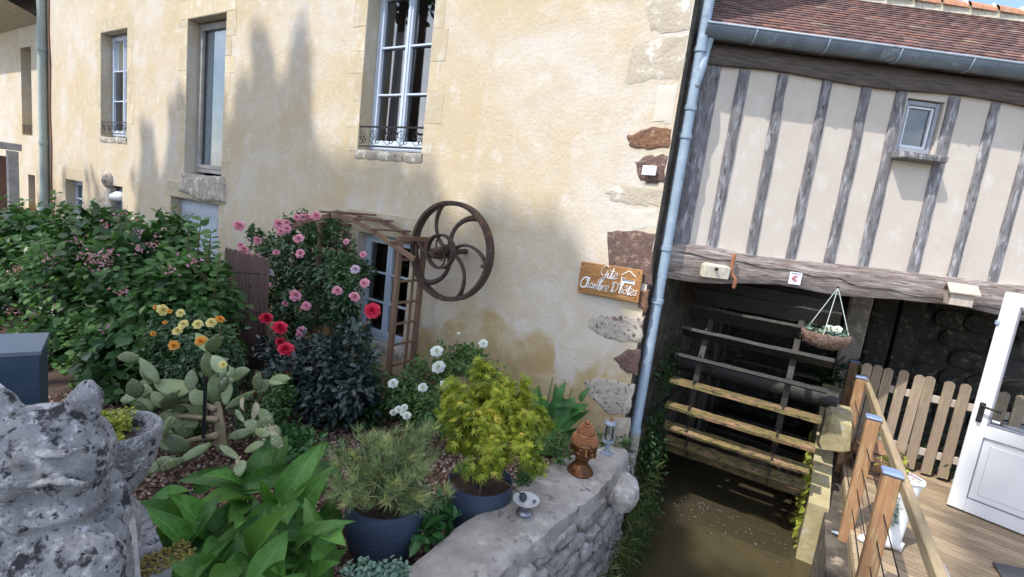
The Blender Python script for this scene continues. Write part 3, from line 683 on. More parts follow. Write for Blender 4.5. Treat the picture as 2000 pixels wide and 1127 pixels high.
# corner stones, as the photograph shows them
QS = [('palestone', [(1238, 86), (1290, 74), (1345, 70), (1329, 158), (1270, 156), (1217, 165)]), ('whitestone', [(1283, 170), (1326, 163), (1311, 242), (1276, 238)]),
      ('ironstone', [(1224, 268), (1246, 258), (1270, 248), (1312, 252), (1307, 290), (1266, 290), (1232, 286)]),
      ('purplestone', [(1240, 316), (1262, 304), (1303, 302), (1298, 357), (1262, 357), (1244, 345)]), ('palestone', [(1180, 372), (1210, 362), (1293, 366), (1289, 402), (1240, 402), (1190, 388)]),
      ('whitestone', [(1230, 408), (1286, 406), (1283, 446), (1233, 448)]), ('purplestone', [(1183, 454), (1230, 450), (1280, 455), (1272, 560), (1230, 540), (1187, 520)]),
      ('ironstone', [(1240, 566), (1268, 566), (1262, 612), (1246, 600)]), ('spotstone', [(1150, 622), (1175, 616), (1258, 618), (1252, 668), (1210, 668), (1165, 652), (1148, 636)]),
      ('purplestone', [(1198, 700), (1222, 684), (1250, 684), (1245, 733), (1215, 724)]), ('spotstone', [(1140, 745), (1165, 738), (1238, 750), (1230, 806), (1190, 812), (1155, 780)]),
      ('palestone', [(1262, 0), (1355, -20), (1345, 60), (1300, 66), (1268, 60)]), ('palestone', [(1180, 818), (1230, 815), (1223, 880), (1190, 876)])]
for mn, poly in QS:
    slab('corner_stone', [aty(a, b, YW) for a, b in poly], (0, -1, 0), .003 if mn in ('whitestone', 'palestone') else .009, M[mn], house, 4, .014, .5)

# lower wing on the left
wing = thing('house_wing', 'lower cream wing of the house left of the green grey drainpipe', 'house', (-18, YW, G))
wall_with_openings(-20.2, WX0 - .002, -3.9, 3.25, [(-18.09, -17.32, .46, 2.62), (-17.72, -17.2, -1.7, -.53)], .3, 'wall', wing, M['stucco'])
mb = MB(); mb.box((-18.2, 8, 3.2), (4, 6.6, .1)); mb.quad((-20.2, YW, -3.9), (-20.2, 11, -3.9), (-20.2, 11, 3.2), (-20.2, YW, 3.2)); mb.quad((-20.2, 11, -3.9), (WX0, 11, -3.9), (WX0, 11, 3.2), (-20.2, 11, 3.2)); mb.build('rear_wall', M['stucco'], wing)
mb = MB(); mb.add([(-20.5, YW - .75, 3.36), (WX0 - .06, YW - .75, 3.36), (WX0 - .06, YW, 3.1), (-20.5, YW, 3.1)], [(0, 1, 2, 3)]); mb.build('soffit', M['surround'], wing)
mb = MB(); mb.box((-18.4, YW - .8, 3.42), (4.25, .13, .11), ch=.02); mb.build('gutter', M['gutter'], wing)
mb = MB(); mb.add([(-20.6, YW - .85, 3.47), (WX0 - .02, YW - .85, 3.47), (WX0 - .02, 8, 4.9), (-20.6, 8, 4.9), (-20.6, 11.4, 3.3), (WX0, 11.4, 3.3)], [(0, 1, 2, 3), (3, 2, 5, 4)]); mb.build('roof', TILE[1], wing)
for (a, b, c, d) in ((-18.09, -17.32, .46, 2.62), (-17.72, -17.2, -1.7, -.53)):
    mb = MB(); mb.box(((a + b) / 2, YW + .24, (c + d) / 2), (b - a, .05, d - c)); mb.build('shutter', M['larch'] if c < 0 else M['greys'], wing)
mb = MB(); mb.bar((-18.1, YW, .72), (-17.3, YW, .72), .02, .02)
for k in range(7): mb.bar((-18.05 + k * .12, YW, .5), (-18.05 + k * .12, YW, .72), .012, .012)
mb.build('window_guard', M['iron'], wing)

# gate piers on the far left
g = thing('gate_pier', 'dark brown gate pier under a grey beam at the far left', 'gate', (-15.2, 3.1, G))
p0 = aty(6, 440, 3.3)
mb = MB(); mb.box((p0.x, 3.3, (G + aty(8, 305, 3.3).z) / 2), (.32, .3, aty(8, 305, 3.3).z - G), ch=.01); mb.build('pier', M['brick'], g)
q0 = aty(12, 285, 3.3); mb = MB(); mb.box((q0.x - .5, 3.3, q0.z), (1.6, .34, .14), ch=.01); mb.build('beam', M['greys'], g)
mb = MB(); mb.box((q0.x + .30, 3.32, (G + q0.z - .07) / 2), (.14, .16, q0.z - G - .1), ch=.01); mb.build('post', M['greys'], g)

# drainpipes
dp = thing('drainpipe', 'green grey drainpipe with a red brown cable between house and lower wing', 'drainpipe', (-16.2, YW - .08, G))
mb = MB(); mb.tube([(-16.2, YW - .09, G), (-16.2, YW - .09, 5.1)], .085, 14); mb.build('pipe', M['zincg'], dp, True, sharp=40)
for z in (-1.3, .3, 2.45, 4.2):
    mb = MB(); mb.lathe([(.087, -.05), (.10, -.045), (.10, .045), (.087, .05)], (-16.2, YW - .09, z), 14); mb.build('collar', M['zincg'], dp, True, sharp=40)
mb = MB(); mb.tube(curve([(-15.98 + .03 * math.sin(i * 2.1), YW - .015, G + i * .62) for i in range(12)], 5), .018, 6); mb.build('cable', M['cable'], dp, True)
# ------------------------------------------------------------------ half-timbered mill wing
UX = Vector((math.cos(ANG_T), math.sin(ANG_T), 0)); UN = Vector((math.sin(ANG_T), -math.cos(ANG_T), 0)); UZ = Vector((0, 0, 1))
TC = Vector((-1.15, 4.75, 0))
def T(s, z, n=0): return TC + UX * s + UN * n + UZ * z
mill = thing('timbered_mill', 'half timbered mill wing with cream panels and a tiled roof over the water', 'mill building', (TC.x, TC.y, G))
SE = 5.4
ops = [(1.86, 2.20, 1.0, 1.47)]
xs = sorted([-.06, SE, 1.86, 2.20]); zs = sorted([-.12, 1.6, 1.0, 1.47]); mb = MB()
for i in range(3):
    for j in range(3):
        cx, cz = (xs[i] + xs[i + 1]) / 2, (zs[j] + zs[j + 1]) / 2
        if 1.86 < cx < 2.2 and 1.0 < cz < 1.47: continue
        mb.quad(T(xs[i], zs[j]), T(xs[i + 1], zs[j]), T(xs[i + 1], zs[j + 1]), T(xs[i], zs[j + 1]))
for a, b in (((1.86, 1.0), (1.86, 1.47)), ((2.2, 1.0), (2.2, 1.47)), ((1.86, 1.47), (2.2, 1.47)), ((1.86, 1.0), (2.2, 1.0))):
    mb.quad(T(a[0], a[1]), T(b[0], b[1]), T(b[0], b[1], -.14), T(a[0], a[1], -.14))
mb.build('infill_wall', M['infill'], mill)
def rough_beam(name, a, b, w, h, n, m, parent, wob=.010, seg=18, horizontal=False, thick=.05, seed=0):
    """timber with wandering edges; a,b = (s,z) ends of the centre line"""
    mb = MB()
    for i in range(seg + 1):
        t = i / seg; s_ = a[0] + (b[0] - a[0]) * t; z = a[1] + (b[1] - a[1]) * t
        e1 = wob * noise.noise(Vector((t * 7 + seed, 1.3, seed))) * 2; e2 = wob * noise.noise(Vector((t * 9 + seed, 5.1, seed))) * 2; dn = .006 * noise.noise(Vector((t * 6, seed, 9)))
        if horizontal: pts = [(s_, z - h / 2 + e1 * 1.6, -.05), (s_, z - h / 2 + e1 * 1.6, n + dn - .012), (s_, z - h / 2 + .014 + e1 * 1.6, n + dn), (s_, z - .01 + e2, n + dn + .004), (s_, z + h / 2 - .014 + e2, n + dn), (s_, z + h / 2 + e2, n + dn - .012), (s_, z + h / 2 + e2, -.05)]
        else: pts = [(s_ - w / 2 + e1, z, -.05), (s_ - w / 2 + e1, z, n + dn - .01), (s_ - w / 2 + .012 + e1, z, n + dn), (s_ + e1, z, n + dn + .003), (s_ + w / 2 - .012 + e2, z, n + dn), (s_ + w / 2 + e2, z, n + dn - .01), (s_ + w / 2 + e2, z, -.05)]
        mb.v += [tuple(T(*p)) for p in pts]
    for i in range(seg):
        for k in range(6): q = i * 7 + k; mb.f.append((q, q + 1, q + 8, q + 7))
    mb.f += [tuple(range(7)), tuple(seg * 7 + k for k in range(7))]
    return mb.build(name, m, parent, True, sharp=40)
for i, s_ in enumerate([.05, .35, .72, 1.10, 1.47, 1.80, 2.27, 2.66, 3.05, 3.43, 3.82, 4.2, 4.6]):
    top = 1.52; rough_beam('post', (s_ + U(-.01, .01), -.12), (s_ + U(-.015, .015), top), .17 if i == 0 else (.105 if i in (5, 6) else U(.084, .098)), 0, .022, M['oak'], mill, wob=.004, seed=i * 3.7)
rough_beam('lower_beam', (-.07, -.235), (SE, -.20), 0, .29, .075, M['oakh'], mill, .02, 60, True, seed=41)
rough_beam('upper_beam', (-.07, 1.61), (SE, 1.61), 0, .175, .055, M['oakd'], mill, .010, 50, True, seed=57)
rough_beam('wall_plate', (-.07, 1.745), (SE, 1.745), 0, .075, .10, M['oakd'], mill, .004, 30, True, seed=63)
# a long drying crack in the lower beam, the dark of its gap painted as a black strip
mb = MB(); pts = [T(.0 + k * .13, -.155 - .016 * k / 3 + .012 * math.sin(k * 1.7) - (.03 if k > 12 else 0), .079) for k in range(28)]
mb.tube(pts, [.004 + .0035 * abs(math.sin(k * .9)) for k in range(28)], 4, flat=.5); mb.build('crack', M['blackm'], mill)
# little window
fw = MB()
for (a, b, c, d) in ((1.87, 1.905, 1.01, 1.46), (2.155, 2.19, 1.01, 1.46), (1.905, 2.155, 1.01, 1.05), (1.905, 2.155, 1.42, 1.46)):
    fw.box(T((a + b) / 2, (c + d) / 2, -.05), (b - a, .05, d - c), UX, UN, UZ, ch=.005)
f = fw.build('window', M['greyp'], mill)
fw = MB()
for (a, b, c, d) in ((1.908, 1.925, 1.052, 1.418), (2.135, 2.152, 1.052, 1.418), (1.925, 2.135, 1.052, 1.072), (1.925, 2.135, 1.40, 1.418)):
    fw.box(T((a + b) / 2, (c + d) / 2, -.058), (b - a, .035, d - c), UX, UN, UZ, ch=.004)
fw.build('sash', M['paintw'], f)
g = MB(); g.quad(T(1.925, 1.072, -.065), T(2.135, 1.072, -.065), T(2.135, 1.40, -.065), T(1.925, 1.40, -.065)); g.build('pane', M['glass'], f)
b = MB(); b.box(T(2.03, .955, .06), (.44, .15, .06), UX, UN, UZ, j=.006, ch=.008); b.build('window_ledge', M['oak'], mill)
# inside: floor over the recess (open above the wheel), partitions, ends
mb = MB(); mb.box(T(3.4, .20, -2.2), (4.0, 3.6, .1), UX, UN, UZ); mb.build('upper_floor', M['inside'], mill)
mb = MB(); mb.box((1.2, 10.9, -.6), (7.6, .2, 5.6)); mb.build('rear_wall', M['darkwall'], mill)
mb = MB(); mb.box((4.9, 9.2, -.6), (.2, 3.4, 5.6)); mb.box(T(SE, .75, -1.9), (.1, 3.7, 1.75), UX, UN, UZ); mb.build('end_wall', M['infill'], mill)
# back wall of the wheel chamber, laid in rough stones, with two timber props
def stone_face(parent, p0, ux, w, h, rows, m, nrm, seed=0, th=.03, minw=.16, maxw=.42, name='stone'):
    r = random.Random(seed); z = 0; u = Vector(ux).normalized(); hh = h / rows; p0 = Vector(p0); cnt = 0
    while z < h - .02:
        rh = min(hh * r.uniform(.75, 1.25), h - z); x = 0
        while x < w - .02:
            sw = min(r.uniform(minw, maxw), w - x)
            if w - x - sw < minw * .5: sw = w - x
            g_ = .012; a = p0 + u * (x + g_) + UZ * (z + g_); ww, h2 = sw - 2 * g_, rh - 2 * g_; k = min(ww, h2) * .28
            pts = [a + u * k, a + u * (ww - k), a + u * ww + UZ * k, a + u * ww + UZ * (h2 - k), a + u * (ww - k) + UZ * h2, a + u * k + UZ * h2, a + UZ * (h2 - k), a + UZ * k]
            slab(name, [p + u * r.uniform(-.01, .01) + UZ * r.uniform(-.01, .01) for p in pts], nrm, th * r.uniform(.6, 1.5), m, parent, 1, .004, .35); cnt += 1
            x += sw
        z += rh
    return cnt
ch = thing('chamber_wall', 'dark rough stone wall at the back of the wheel chamber', 'wall', (1.5, 8.9, WATER))
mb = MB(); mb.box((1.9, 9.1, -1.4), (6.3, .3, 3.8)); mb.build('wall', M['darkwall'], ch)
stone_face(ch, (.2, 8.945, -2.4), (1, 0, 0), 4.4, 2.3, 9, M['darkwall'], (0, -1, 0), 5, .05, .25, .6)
for px in (1672, 1722, 1775):
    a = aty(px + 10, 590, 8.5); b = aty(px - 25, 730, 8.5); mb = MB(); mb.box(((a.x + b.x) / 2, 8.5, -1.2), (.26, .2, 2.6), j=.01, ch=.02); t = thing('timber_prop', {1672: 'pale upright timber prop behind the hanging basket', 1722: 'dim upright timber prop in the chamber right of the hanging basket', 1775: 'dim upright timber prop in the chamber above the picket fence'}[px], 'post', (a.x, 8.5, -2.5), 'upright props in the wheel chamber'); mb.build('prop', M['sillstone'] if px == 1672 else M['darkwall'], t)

# gutter on the mill
gp = []
GN = .17; GZ = 1.775
mb = MB(); n = 26
for e, (s0, s1) in enumerate([(-.12, SE)]):
    for i in range(2):
        s_ = (s0, s1)[i]
        for k in range(13):
            a = math.pi * (k / 12); mb.v.append(tuple(T(s_, GZ - .075 * math.sin(a) * 1.25, GN - .075 * math.cos(a))))
        for k in range(13):
            a = math.pi * (1 - k / 12); mb.v.append(tuple(T(s_, GZ - .071 * math.sin(a) * 1.25 + .003, GN - .071 * math.cos(a))))
    for k in range(26): mb.f.append((k, (k + 1) % 26, (k + 1) % 26 + 26, k + 26))
    mb.f += [tuple(range(26)), tuple(range(26, 52))]
gt = thing('roof_gutter', 'half round grey zinc gutter under the tiles of the mill roof', 'gutter', tuple(T(0, GZ, GN)))
mb.build('channel', M['gutter'], gt)
mb = MB(); mb.tube([T(-.12, GZ + .004, GN + .075), T(SE, GZ + .004, GN + .075)], .011, 8); mb.build('lip', M['zinc'], gt, True)
for k in range(9):
    mb = MB(); s_ = .30 + k * .62
    mb.tube([T(s_, GZ - .078 * 1.25 * math.sin(math.pi * i / 10), GN - .078 * math.cos(math.pi * i / 10)) for i in range(11)], .006, 5); mb.build('strap', M['zinc'], gt, True)
mb = MB(); mb.box(T(2.6, 1.80, .075), (5.6, .02, .12), UX, UN, UZ); mb.build('fascia_board', M['oakd'], gt)

# roof: plain clay tiles laid one by one
PR = math.radians(36.5); SL = Vector((UN.x * -math.cos(PR), UN.y * -math.cos(PR), math.sin(PR))); RN = UX.cross(SL).normalized()
if RN.z < 0: RN = -RN
R0 = T(-.06, 1.80, .18); ROWS, GAUGE, TW = 18, .086, .152
def tmesh(k):
    mb = MB(); n = 4; L_ = .155; th = .016; cam_ = .0015
    for i in range(n + 1):
        x = (i / n - .5) * (TW - .0015); dz = -cam_ * (2 * x / TW) ** 2 * 2; e = U(-.003, .003)
        mb.v += [(x, 0 + e, dz + U(-.001, .001)), (x, L_, dz), (x, 0 + e, dz - th), (x, L_, dz - th)]
    for i in range(n):
        a = i * 4; mb.f += [(a, a + 1, a + 5, a + 4), (a + 2, a + 6, a + 7, a + 3), (a, a + 4, a + 6, a + 2)]
    return mb
tmb = [tmesh(i) for i in range(4)]; tiles = [[t.mesh('roof_tile', m) for t in tmb] for m in TILE]
BM = Matrix((UX, SL, RN)).transposed()
row_off = [U(.25, .75) * (r % 2) + U(-.12, .12) for r in range(ROWS)]
cnt = 0; rest = [MB() for _ in TILE]
order = []
for r in range(ROWS):
    for c in range(-1, 38):
        s_ = (c + row_off[r]) * TW
        if s_ < 0 or s_ > SE: continue
        order.append((r, s_))
pick = sorted(order, key=lambda q: (0 if .05 < q[1] < 3.4 else 1, q[0]))[:300]; pick = set(pick)
roof_root = thing('tiled_roof', 'old brown red plain tile roof of the mill with pale mortared ridge', 'roof', tuple(T(2, 1.8, 0)))
for (r, s_) in order:
    w = [5, 5, 4, 2, 4, .6]; ci = rnd.choices(range(6), w)[0]
    p = R0 + UX * (s_ + TW / 2 - .06) + SL * (r * GAUGE + U(-.004, .004)) + RN * .012
    rot = Matrix.Rotation(U(-.025, .025), 3, RN) @ BM @ Matrix.Rotation(-.10 + U(-.012, .012), 3, 'X')
    if (r, s_) in pick:
        o = link('tile', tiles[ci][rnd.randint(0, 3)], roof_root); o.matrix_local = Matrix.Translation(p - origin_of(roof_root)) @ rot.to_4x4()
    else:
        t = tmb[rnd.randint(0, 3)]; rest[ci].add([p + rot @ Vector(v) for v in t.v], t.f)
allm = MB(); midx = []
for i, q in enumerate(rest):
    allm.add(q.v, q.f); midx += [i] * len(q.f)
o = allm.build('upper_tiles', TILE[0], roof_root, kind='stuff')
for m in TILE[1:]: o.data.materials.append(m)
o.data.polygons.foreach_set('material_index', midx)
RL = ROWS * GAUGE + .05; P1 = R0 + SL * RL
mb = MB(); mb.quad(R0 - RN * .01, R0 + UX * SE - RN * .01, P1 + UX * SE - RN * .01, P1 - RN * .01)
back = Vector((-UN.x * 1.6, -UN.y * 1.6, -1.2)) ; mb.quad(P1, P1 + UX * SE, P1 + UX * SE + back * 1.5, P1 + back * 1.5); mb.build('roof_board', M['oakd'], roof_root)
mb = MB(); mb.box(P1 + UX * (SE / 2) + Vector((0, 0, -.0)), (SE, .16, .09), UX, UN, UZ, j=.01); mb.build('ridge_mortar', M['mortar'], roof_root)
for k in range(18):
    s_ = k * .31; mb = MB(); a0 = P1 + UX * s_ + UZ * .0; n = 9
    for i, (x, rr) in enumerate(((0, .105), (.30, .090))):
        for j in range(n): a = math.pi * j / (n - 1); mb.v.append(tuple(a0 + UX * x + UN * (rr * math.cos(a)) + UZ * (rr * math.sin(a) * .95 + .02)))
    for j in range(n - 1): mb.f.append((j, j + 1, n + j + 1, n + j))
    mb.build('ridge_tile', M['ridge'], roof_root, True)
    mb = MB(); ball(mb, a0 + UZ * .035, .095, 12, 8, (.45, 1, 1.05), .06); mb.build('ridge_joint', M['mortar'], roof_root, True)

# downpipe at the corner
dpx, dpy = XC + .075, YW + .15
dp2 = thing('drainpipe', 'blue grey zinc drainpipe running down the corner of the house beside the water', 'drainpipe', (dpx, dpy, G))
mb = MB(); mb.tube([(dpx, dpy, 5.2), (dpx, dpy, -1.93)], .047, 16); mb.build('pipe', M['zinc'], dp2, True, sharp=40)
mb = MB(); mb.tube([(dpx, dpy, -1.90), (dpx, dpy, -2.45)], .056, 14); mb.build('cast_shoe', M['sillstone'], dp2, True, sharp=40)
for z in (1.58, 1.10, .86, -.13, -.62, -1.9):
    mb = MB(); mb.lathe([(.048, -.022), (.056, -.02), (.056, .02), (.048, .022)], (dpx, dpy, z), 16); mb.build('collar', M['zinc'], dp2, True, sharp=40)
mb = MB(); mb.tube(curve([T(-.05, GZ - .06, GN - .02), T(-.06, GZ - .17, GN - .04), (dpx + .035, dpy, 1.44), (dpx + .005, dpy - .005, 1.26)], 5), .040, 14); mb.build('branch', M['zinc'], dp2, True)

# fittings on the lower beam
a = T(.37, -.20, .12); t = thing('beam_bracket', 'whitewashed wooden block with a rusty hook on the lower beam', 'bracket', tuple(a))
mb = MB(); mb.box(T(.38, -.285, .115), (.25, .10, .13), UX, UN, UZ, j=.012, ch=.015); mb.build('block', M['mortar'], t)
mb = MB(); mb.tube(curve([T(.52, -.10, .13), T(.52, -.27, .14), T(.56, -.34, .16), T(.56, -.42, .15)], 5), .016, 8); mb.build('hook', M['rusthook'], t, True)
mb = MB(); mb.lathe([(.015, -.01), (.015, .01), (0, .012)], T(.36, -.26, .183), 10, UN); mb.build('bolt', M['blackm'], t)
a = T(1.14, -.26, .093); t = thing('paper_notice', 'small square white notice with a red sign pinned to the beam', 'notice', tuple(a))
mb = MB(); mb.box(a, (.115, .004, .115), UX, UN, UZ); mb.build('card', M['paper'], t)
mb = MB(); pts = [a + UX * (.022 * math.cos(k)) + UZ * (.024 * math.sin(k)) + UN * .004 for k in np.linspace(.7, 5.6, 14)]
mb.tube(pts, .004, 4); mb.bar(a + UX * -.034 + UZ * .006 + UN * .004, a + UX * .008 + UZ * .006 + UN * .004, .005, .004); mb.bar(a + UX * -.034 - UZ * .007 + UN * .004, a + UX * .006 - UZ * .007 + UN * .004, .005, .004); mb.build('sign', M['redink'], t)
mb = MB(); mb.bar(a + UX * -.045 + UZ * .044 + UN * .003, a + UX * .045 + UZ * .044 + UN * .003, .002, .006); mb.build('border_line', M['ink'], t)
# bird house, nailed to the beam
ctr = PNc = None
def on_T(px, py, n=0):
    r = Vector(ray(px, py)); c = TC + UN * n; return r * (c.dot(UN) / r.dot(UN))
a = on_T(1876, 577, .17); t = thing('bird_house', 'small grey wooden bird house with a pitched roof on the beam', 'bird house', tuple(a))
wv = Vector((math.cos(.15), math.sin(.15) , 0)); wn_ = Vector((wv.y, -wv.x, 0))
mb = MB(); h = .075
front = [(-.075, -.09), (.075, -.09), (.075, .03), (0, .085), (-.075, .03)]
# ridge runs left-right, gable faces right
mb.prism([a + wn_ * u + UZ * v + wv * .075 for u, v in front], wv * -.17); mb.build('box', M['birdw'], t)
for sgn in (-1, 1):
    mb = MB(); p1 = a + wn_ * (sgn * .105) + UZ * .018; p2 = a + UZ * .095; mb.add([p1 + wv * .105, p2 + wv * .105, p2 - wv * .12, p1 - wv * .12, p1 + wv * .105 + UZ * .012, p2 + wv * .105 + UZ * .012, p2 - wv * .12 + UZ * .012, p1 - wv * .12 + UZ * .012], [(0, 1, 2, 3), (4, 7, 6, 5), (0, 4, 5, 1), (1, 5, 6, 2), (2, 6, 7, 3), (3, 7, 4, 0)]); mb.build('roof_board', M['birdw'], t)
mb = MB(); mb.lathe([(.016, 0), (.016, .002), (0, .003)], a + wv * .0755 + UZ * .02, 12, wv); mb.build('entrance_hole', M['blackm'], t)
# hanging basket
hk = on_T(1637, 562, .13); bc = on_T(1612, 652, .10); bc.z = hk.z - .52
bc = Vector((hk.x, hk.y, hk.z - .50))
bc = Vector((hk.x, hk.y, hk.z - .53)); q = on_T(1612, 658, .36); bc = Vector((q.x, q.y, q.z))
t = thing('hanging_basket', 'round coco lined hanging basket with a white flower under the beam', 'basket', tuple(bc))
mb = MB(); mb.lathe([(0, -.10), (.09, -.095), (.155, -.06), (.19, .0), (.195, .04), (.17, .045), (.13, .0), (0, -.02)], bc, 26, fl=lambda a, z: 1 + .05 * math.sin(a * 9) + .03 * math.sin(a * 23)); mb.build('liner', M['coco'], t, True)
n = 900; d = sph(n); d[:, 2] = -np.abs(d[:, 2]) * .6 + .05; P = np.array(bc) + d * np.array([.19, .19, .16]) + RNG.normal(0, .006, (n, 3))
leaves('moss_shreds', leafmat('coco_fibre', (.16, .10, .08), (.34, .23, .18), .9, .1, (.44, .36, .26)), t, P, np.cross(d, RNG.normal(size=(n, 3))), d, RNG.uniform(.03, .06, n), T_BLADE, 'stuff')
for k in range(3):
    an = k * 2.09 + .4; e = bc + Vector((.185 * math.cos(an), .185 * math.sin(an), .04)); mb = MB(); mb.tube([hk, e], .004, 5); mb.build('chain', M['zincg'], t)
mb = MB(); ball(mb, hk, .012, 8, 6); mb.build('hook', M['iron'], t)
foliage('plants', L['sedum'], t, [((bc.x, bc.y, bc.z + .04), (.13, .13, .04))], 260, .04, clumps=12)
for k in range(2): bloom(t, 'white', bc + Vector((.02 + .05 * k, -.05 + U(-.02, .02), .09 + U(-.01, .02))), .045)

# ------------------------------------------------------------------ channel walls
cw = thing('channel_wall', 'shade-darkened mossy stone base of the house along the left side of the water', 'wall', (XC, 6, WATER))
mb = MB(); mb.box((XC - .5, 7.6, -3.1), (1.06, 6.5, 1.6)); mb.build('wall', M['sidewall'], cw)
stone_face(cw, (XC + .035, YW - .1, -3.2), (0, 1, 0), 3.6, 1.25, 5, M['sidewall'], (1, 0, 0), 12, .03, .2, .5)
rw = thing('channel_wall', 'mossy yellow concrete wall right of the water wheel under the deck', 'wall', (.5, 5.6, WATER))
mb = MB(); mb.box((.72, 3.0, -2.9), (.5, 14.5, 1.3)); mb.build('wall', M['sidewall'], rw)
mb = MB()
mb.add([(.34, 5.05, -3.2), (.50, 5.05, -3.2), (.50, 7.0, -3.2), (.34, 7.0, -3.2), (.34, 5.05, -2.22), (.50, 5.05, -2.22), (.50, 7.0, -1.55), (.34, 7.0, -1.55)], [(0, 1, 2, 3), (4, 7, 6, 5), (0, 4, 5, 1), (1, 5, 6, 2), (2, 6, 7, 3), (3, 7, 4, 0)]); mb.build('ramp', M['concrete'], rw)
mb = MB(); mb.box((.47, 5.75, -1.68), (.22, .50, .34), j=.02, ch=.03); mb.build('block', M['concrete'], rw)
n = 500; P = np.stack([np.full(n, .325) + RNG.normal(0, .01, n), RNG.uniform(5.1, 6.6, n), -2.0 - RNG.random(n) * .7], 1)
leaves('moss', L['moss'], rw, P, np.stack([-np.ones(n) * .6, RNG.normal(0, .5, n), -np.ones(n)], 1), RNG.normal(size=(n, 3)), RNG.uniform(.03, .08, n), T_LEAF, 'stuff')

# ------------------------------------------------------------------ water wheel
WY, WZ, WR = 5.90, -1.45, 1.05; wx0, wx1 = -1.0, .29
wh = thing('water_wheel', 'old wooden water wheel with mossy paddles in the dark wheel chamber', 'water wheel', ((wx0 + wx1) / 2, WY, WZ))
mb = MB(); mb.tube([(wx0 - .2, WY, WZ), (wx1 + .15, WY, WZ)], .10, 16); mb.build('axle', M['shadewood'], wh, True, sharp=40)
for k in range(24):
    a = math.radians(2 + 15 * k - 180 - 0)       # angle measured from the side facing the photographer, upwards
    e = Vector((0, -math.cos(math.radians(2 + 15 * k)), math.sin(math.radians(2 + 15 * k)))); tn = Vector((0, e.z, -e.y))
    ang = (2 + 15 * k) % 360; low = ang > 180
    mb = MB(); c = Vector(((wx0 + wx1) / 2, WY, WZ)) + e * (WR - (.05 if low else .085)); n = 22; th = .032; pr_ = (.034 if 270 < ang < 312 else .05) if low else .085
    for i in range(n + 1):
        x = wx0 + (wx1 - wx0) * i / n - c.x; o_ = .012 * noise.noise(Vector((x * 6, k * 3.1, 0))) ; i_ = .010 * noise.noise(Vector((x * 9, k * 5.1, 7)))
        for (rr, tt) in ((-pr_ + i_, -th / 2), (-pr_ + i_, th / 2), (pr_ + o_, th / 2 + i_ * .6), (pr_ + o_, -th / 2)): mb.v.append(tuple(c + Vector((x, 0, 0)) + e * rr + tn * tt))
    for i in range(n):
        for j in range(4): q = i * 4 + j; r_ = i * 4 + (j + 1) % 4; mb.f.append((q, r_, r_ + 4, q + 4))
    mb.f += [(0, 1, 2, 3), tuple(n * 4 + j for j in range(4))]
    mb.build('paddle', M['moss'] if (ang > 272 or ang < 4) else M['shadewood'], wh)  # sun and shade put into colour: lighter mossy wood on the sunlit paddles only
for x in (wx0 + .22, wx1 - .3):
    mb = MB(); seg = 48
    for i in range(seg):
        a = 2 * math.pi * i / seg
        for (rr, xx) in ((WR - .20, -.025), (WR - .14, -.025), (WR - .14, .025), (WR - .20, .025)): mb.v.append((x + xx, WY - math.cos(a) * rr, WZ + math.sin(a) * rr))
    for i in range(seg):
        for j in range(4): q = i * 4 + j; r_ = i * 4 + (j + 1) % 4; s_ = ((i + 1) % seg) * 4; mb.f.append((q, r_, s_ + (j + 1) % 4, s_ + j))
    mb.build('rim', M['shadewood'], wh)
    for k in range(8):
        a = math.pi * 2 * k / 8 + .2; mb = MB(); e = Vector((0, -math.cos(a), math.sin(a))); mb.bar(Vector((x, WY, WZ)) + e * .12, Vector((x, WY, WZ)) + e * (WR - .2), .045, .045, ch=.006); mb.build('spoke', M['shadewood'], wh)
    for k in range(24):
        a = math.radians(2 + 15 * k); e = Vector((0, -math.cos(a), math.sin(a))); tn = Vector((0, e.z, -e.y)); mb = MB()
        mb.bar(Vector((x, WY, WZ)) + e * (WR - .14) + tn * .03, Vector((x, WY, WZ)) + e * (WR - .01) + tn * .035, .014, .02); mb.build('cleat', M['shadewood'], wh)
# foam on the water: small bubbles
n = 90; P = np.stack([RNG.uniform(-1.1, .3, n), np.abs(RNG.normal(0, .3, n)) * -1 + 5.4, np.full(n, WATER + .004)], 1)
leaves('foam', M['foam'], None, P, RNG.normal(size=(n, 3)) * [1, 1, 0], np.tile([0, 0, 1.], (n, 1)), RNG.uniform(.004, .011, n) , (np.array([[.5, 0, 0], [.2, .4, .1], [-.4, .3, 0], [-.4, -.3, 0], [.2, -.4, .05]]), [(0, 1, 2, 3, 4)]), 'stuff')

# ------------------------------------------------------------------ deck
dk = thing('timber_deck', 'weathered timber deck of narrow boards right of the water', 'deck', (1.8, 4.5, DECK))
AD = math.radians(-15); dv = Vector((math.cos(AD), math.sin(AD), 0)); nvd = Vector((-dv.y, dv.x, 0)); PWD = .118; XL, XR = .735, 5.0
k0 = int((nvd.dot(Vector((XL, .6, 0)))) / PWD) - 12
for k in range(k0, k0 + 78):
    mb = MB(); lo, hi = k * PWD + .004, (k + 1) * PWD - .004; pts = []
    for off, x in ((lo, XL), (lo, XR), (hi, XR), (hi, XL)):
        y = (off - nvd.x * x) / nvd.y; pts.append((x, y))
    if max(p[1] for p in pts) < .55 or min(p[1] for p in pts[::3]) > 6.95: continue
    zt = DECK + U(-.0015, .0015)
    mb.v = [(p[0], p[1], z) for z in (zt - .028, zt) for p in pts]
    ch_ = .004
    mb.f = [(0, 3, 2, 1), (4, 5, 6, 7), (0, 1, 5, 4), (1, 2, 6, 5), (2, 3, 7, 6), (3, 0, 4, 7)]
    me = mb.mesh('board', M['deck'], Vector((pts[0][0], pts[0][1], DECK)))
    o = link('board', me, dk, None, (pts[0][0], pts[0][1], DECK)); 
mb = MB(); mb.box((.675, 3.8, DECK - .010), (.115, 6.5, .03), ch=.004); mb.build('edge_board', M['deck'], dk)
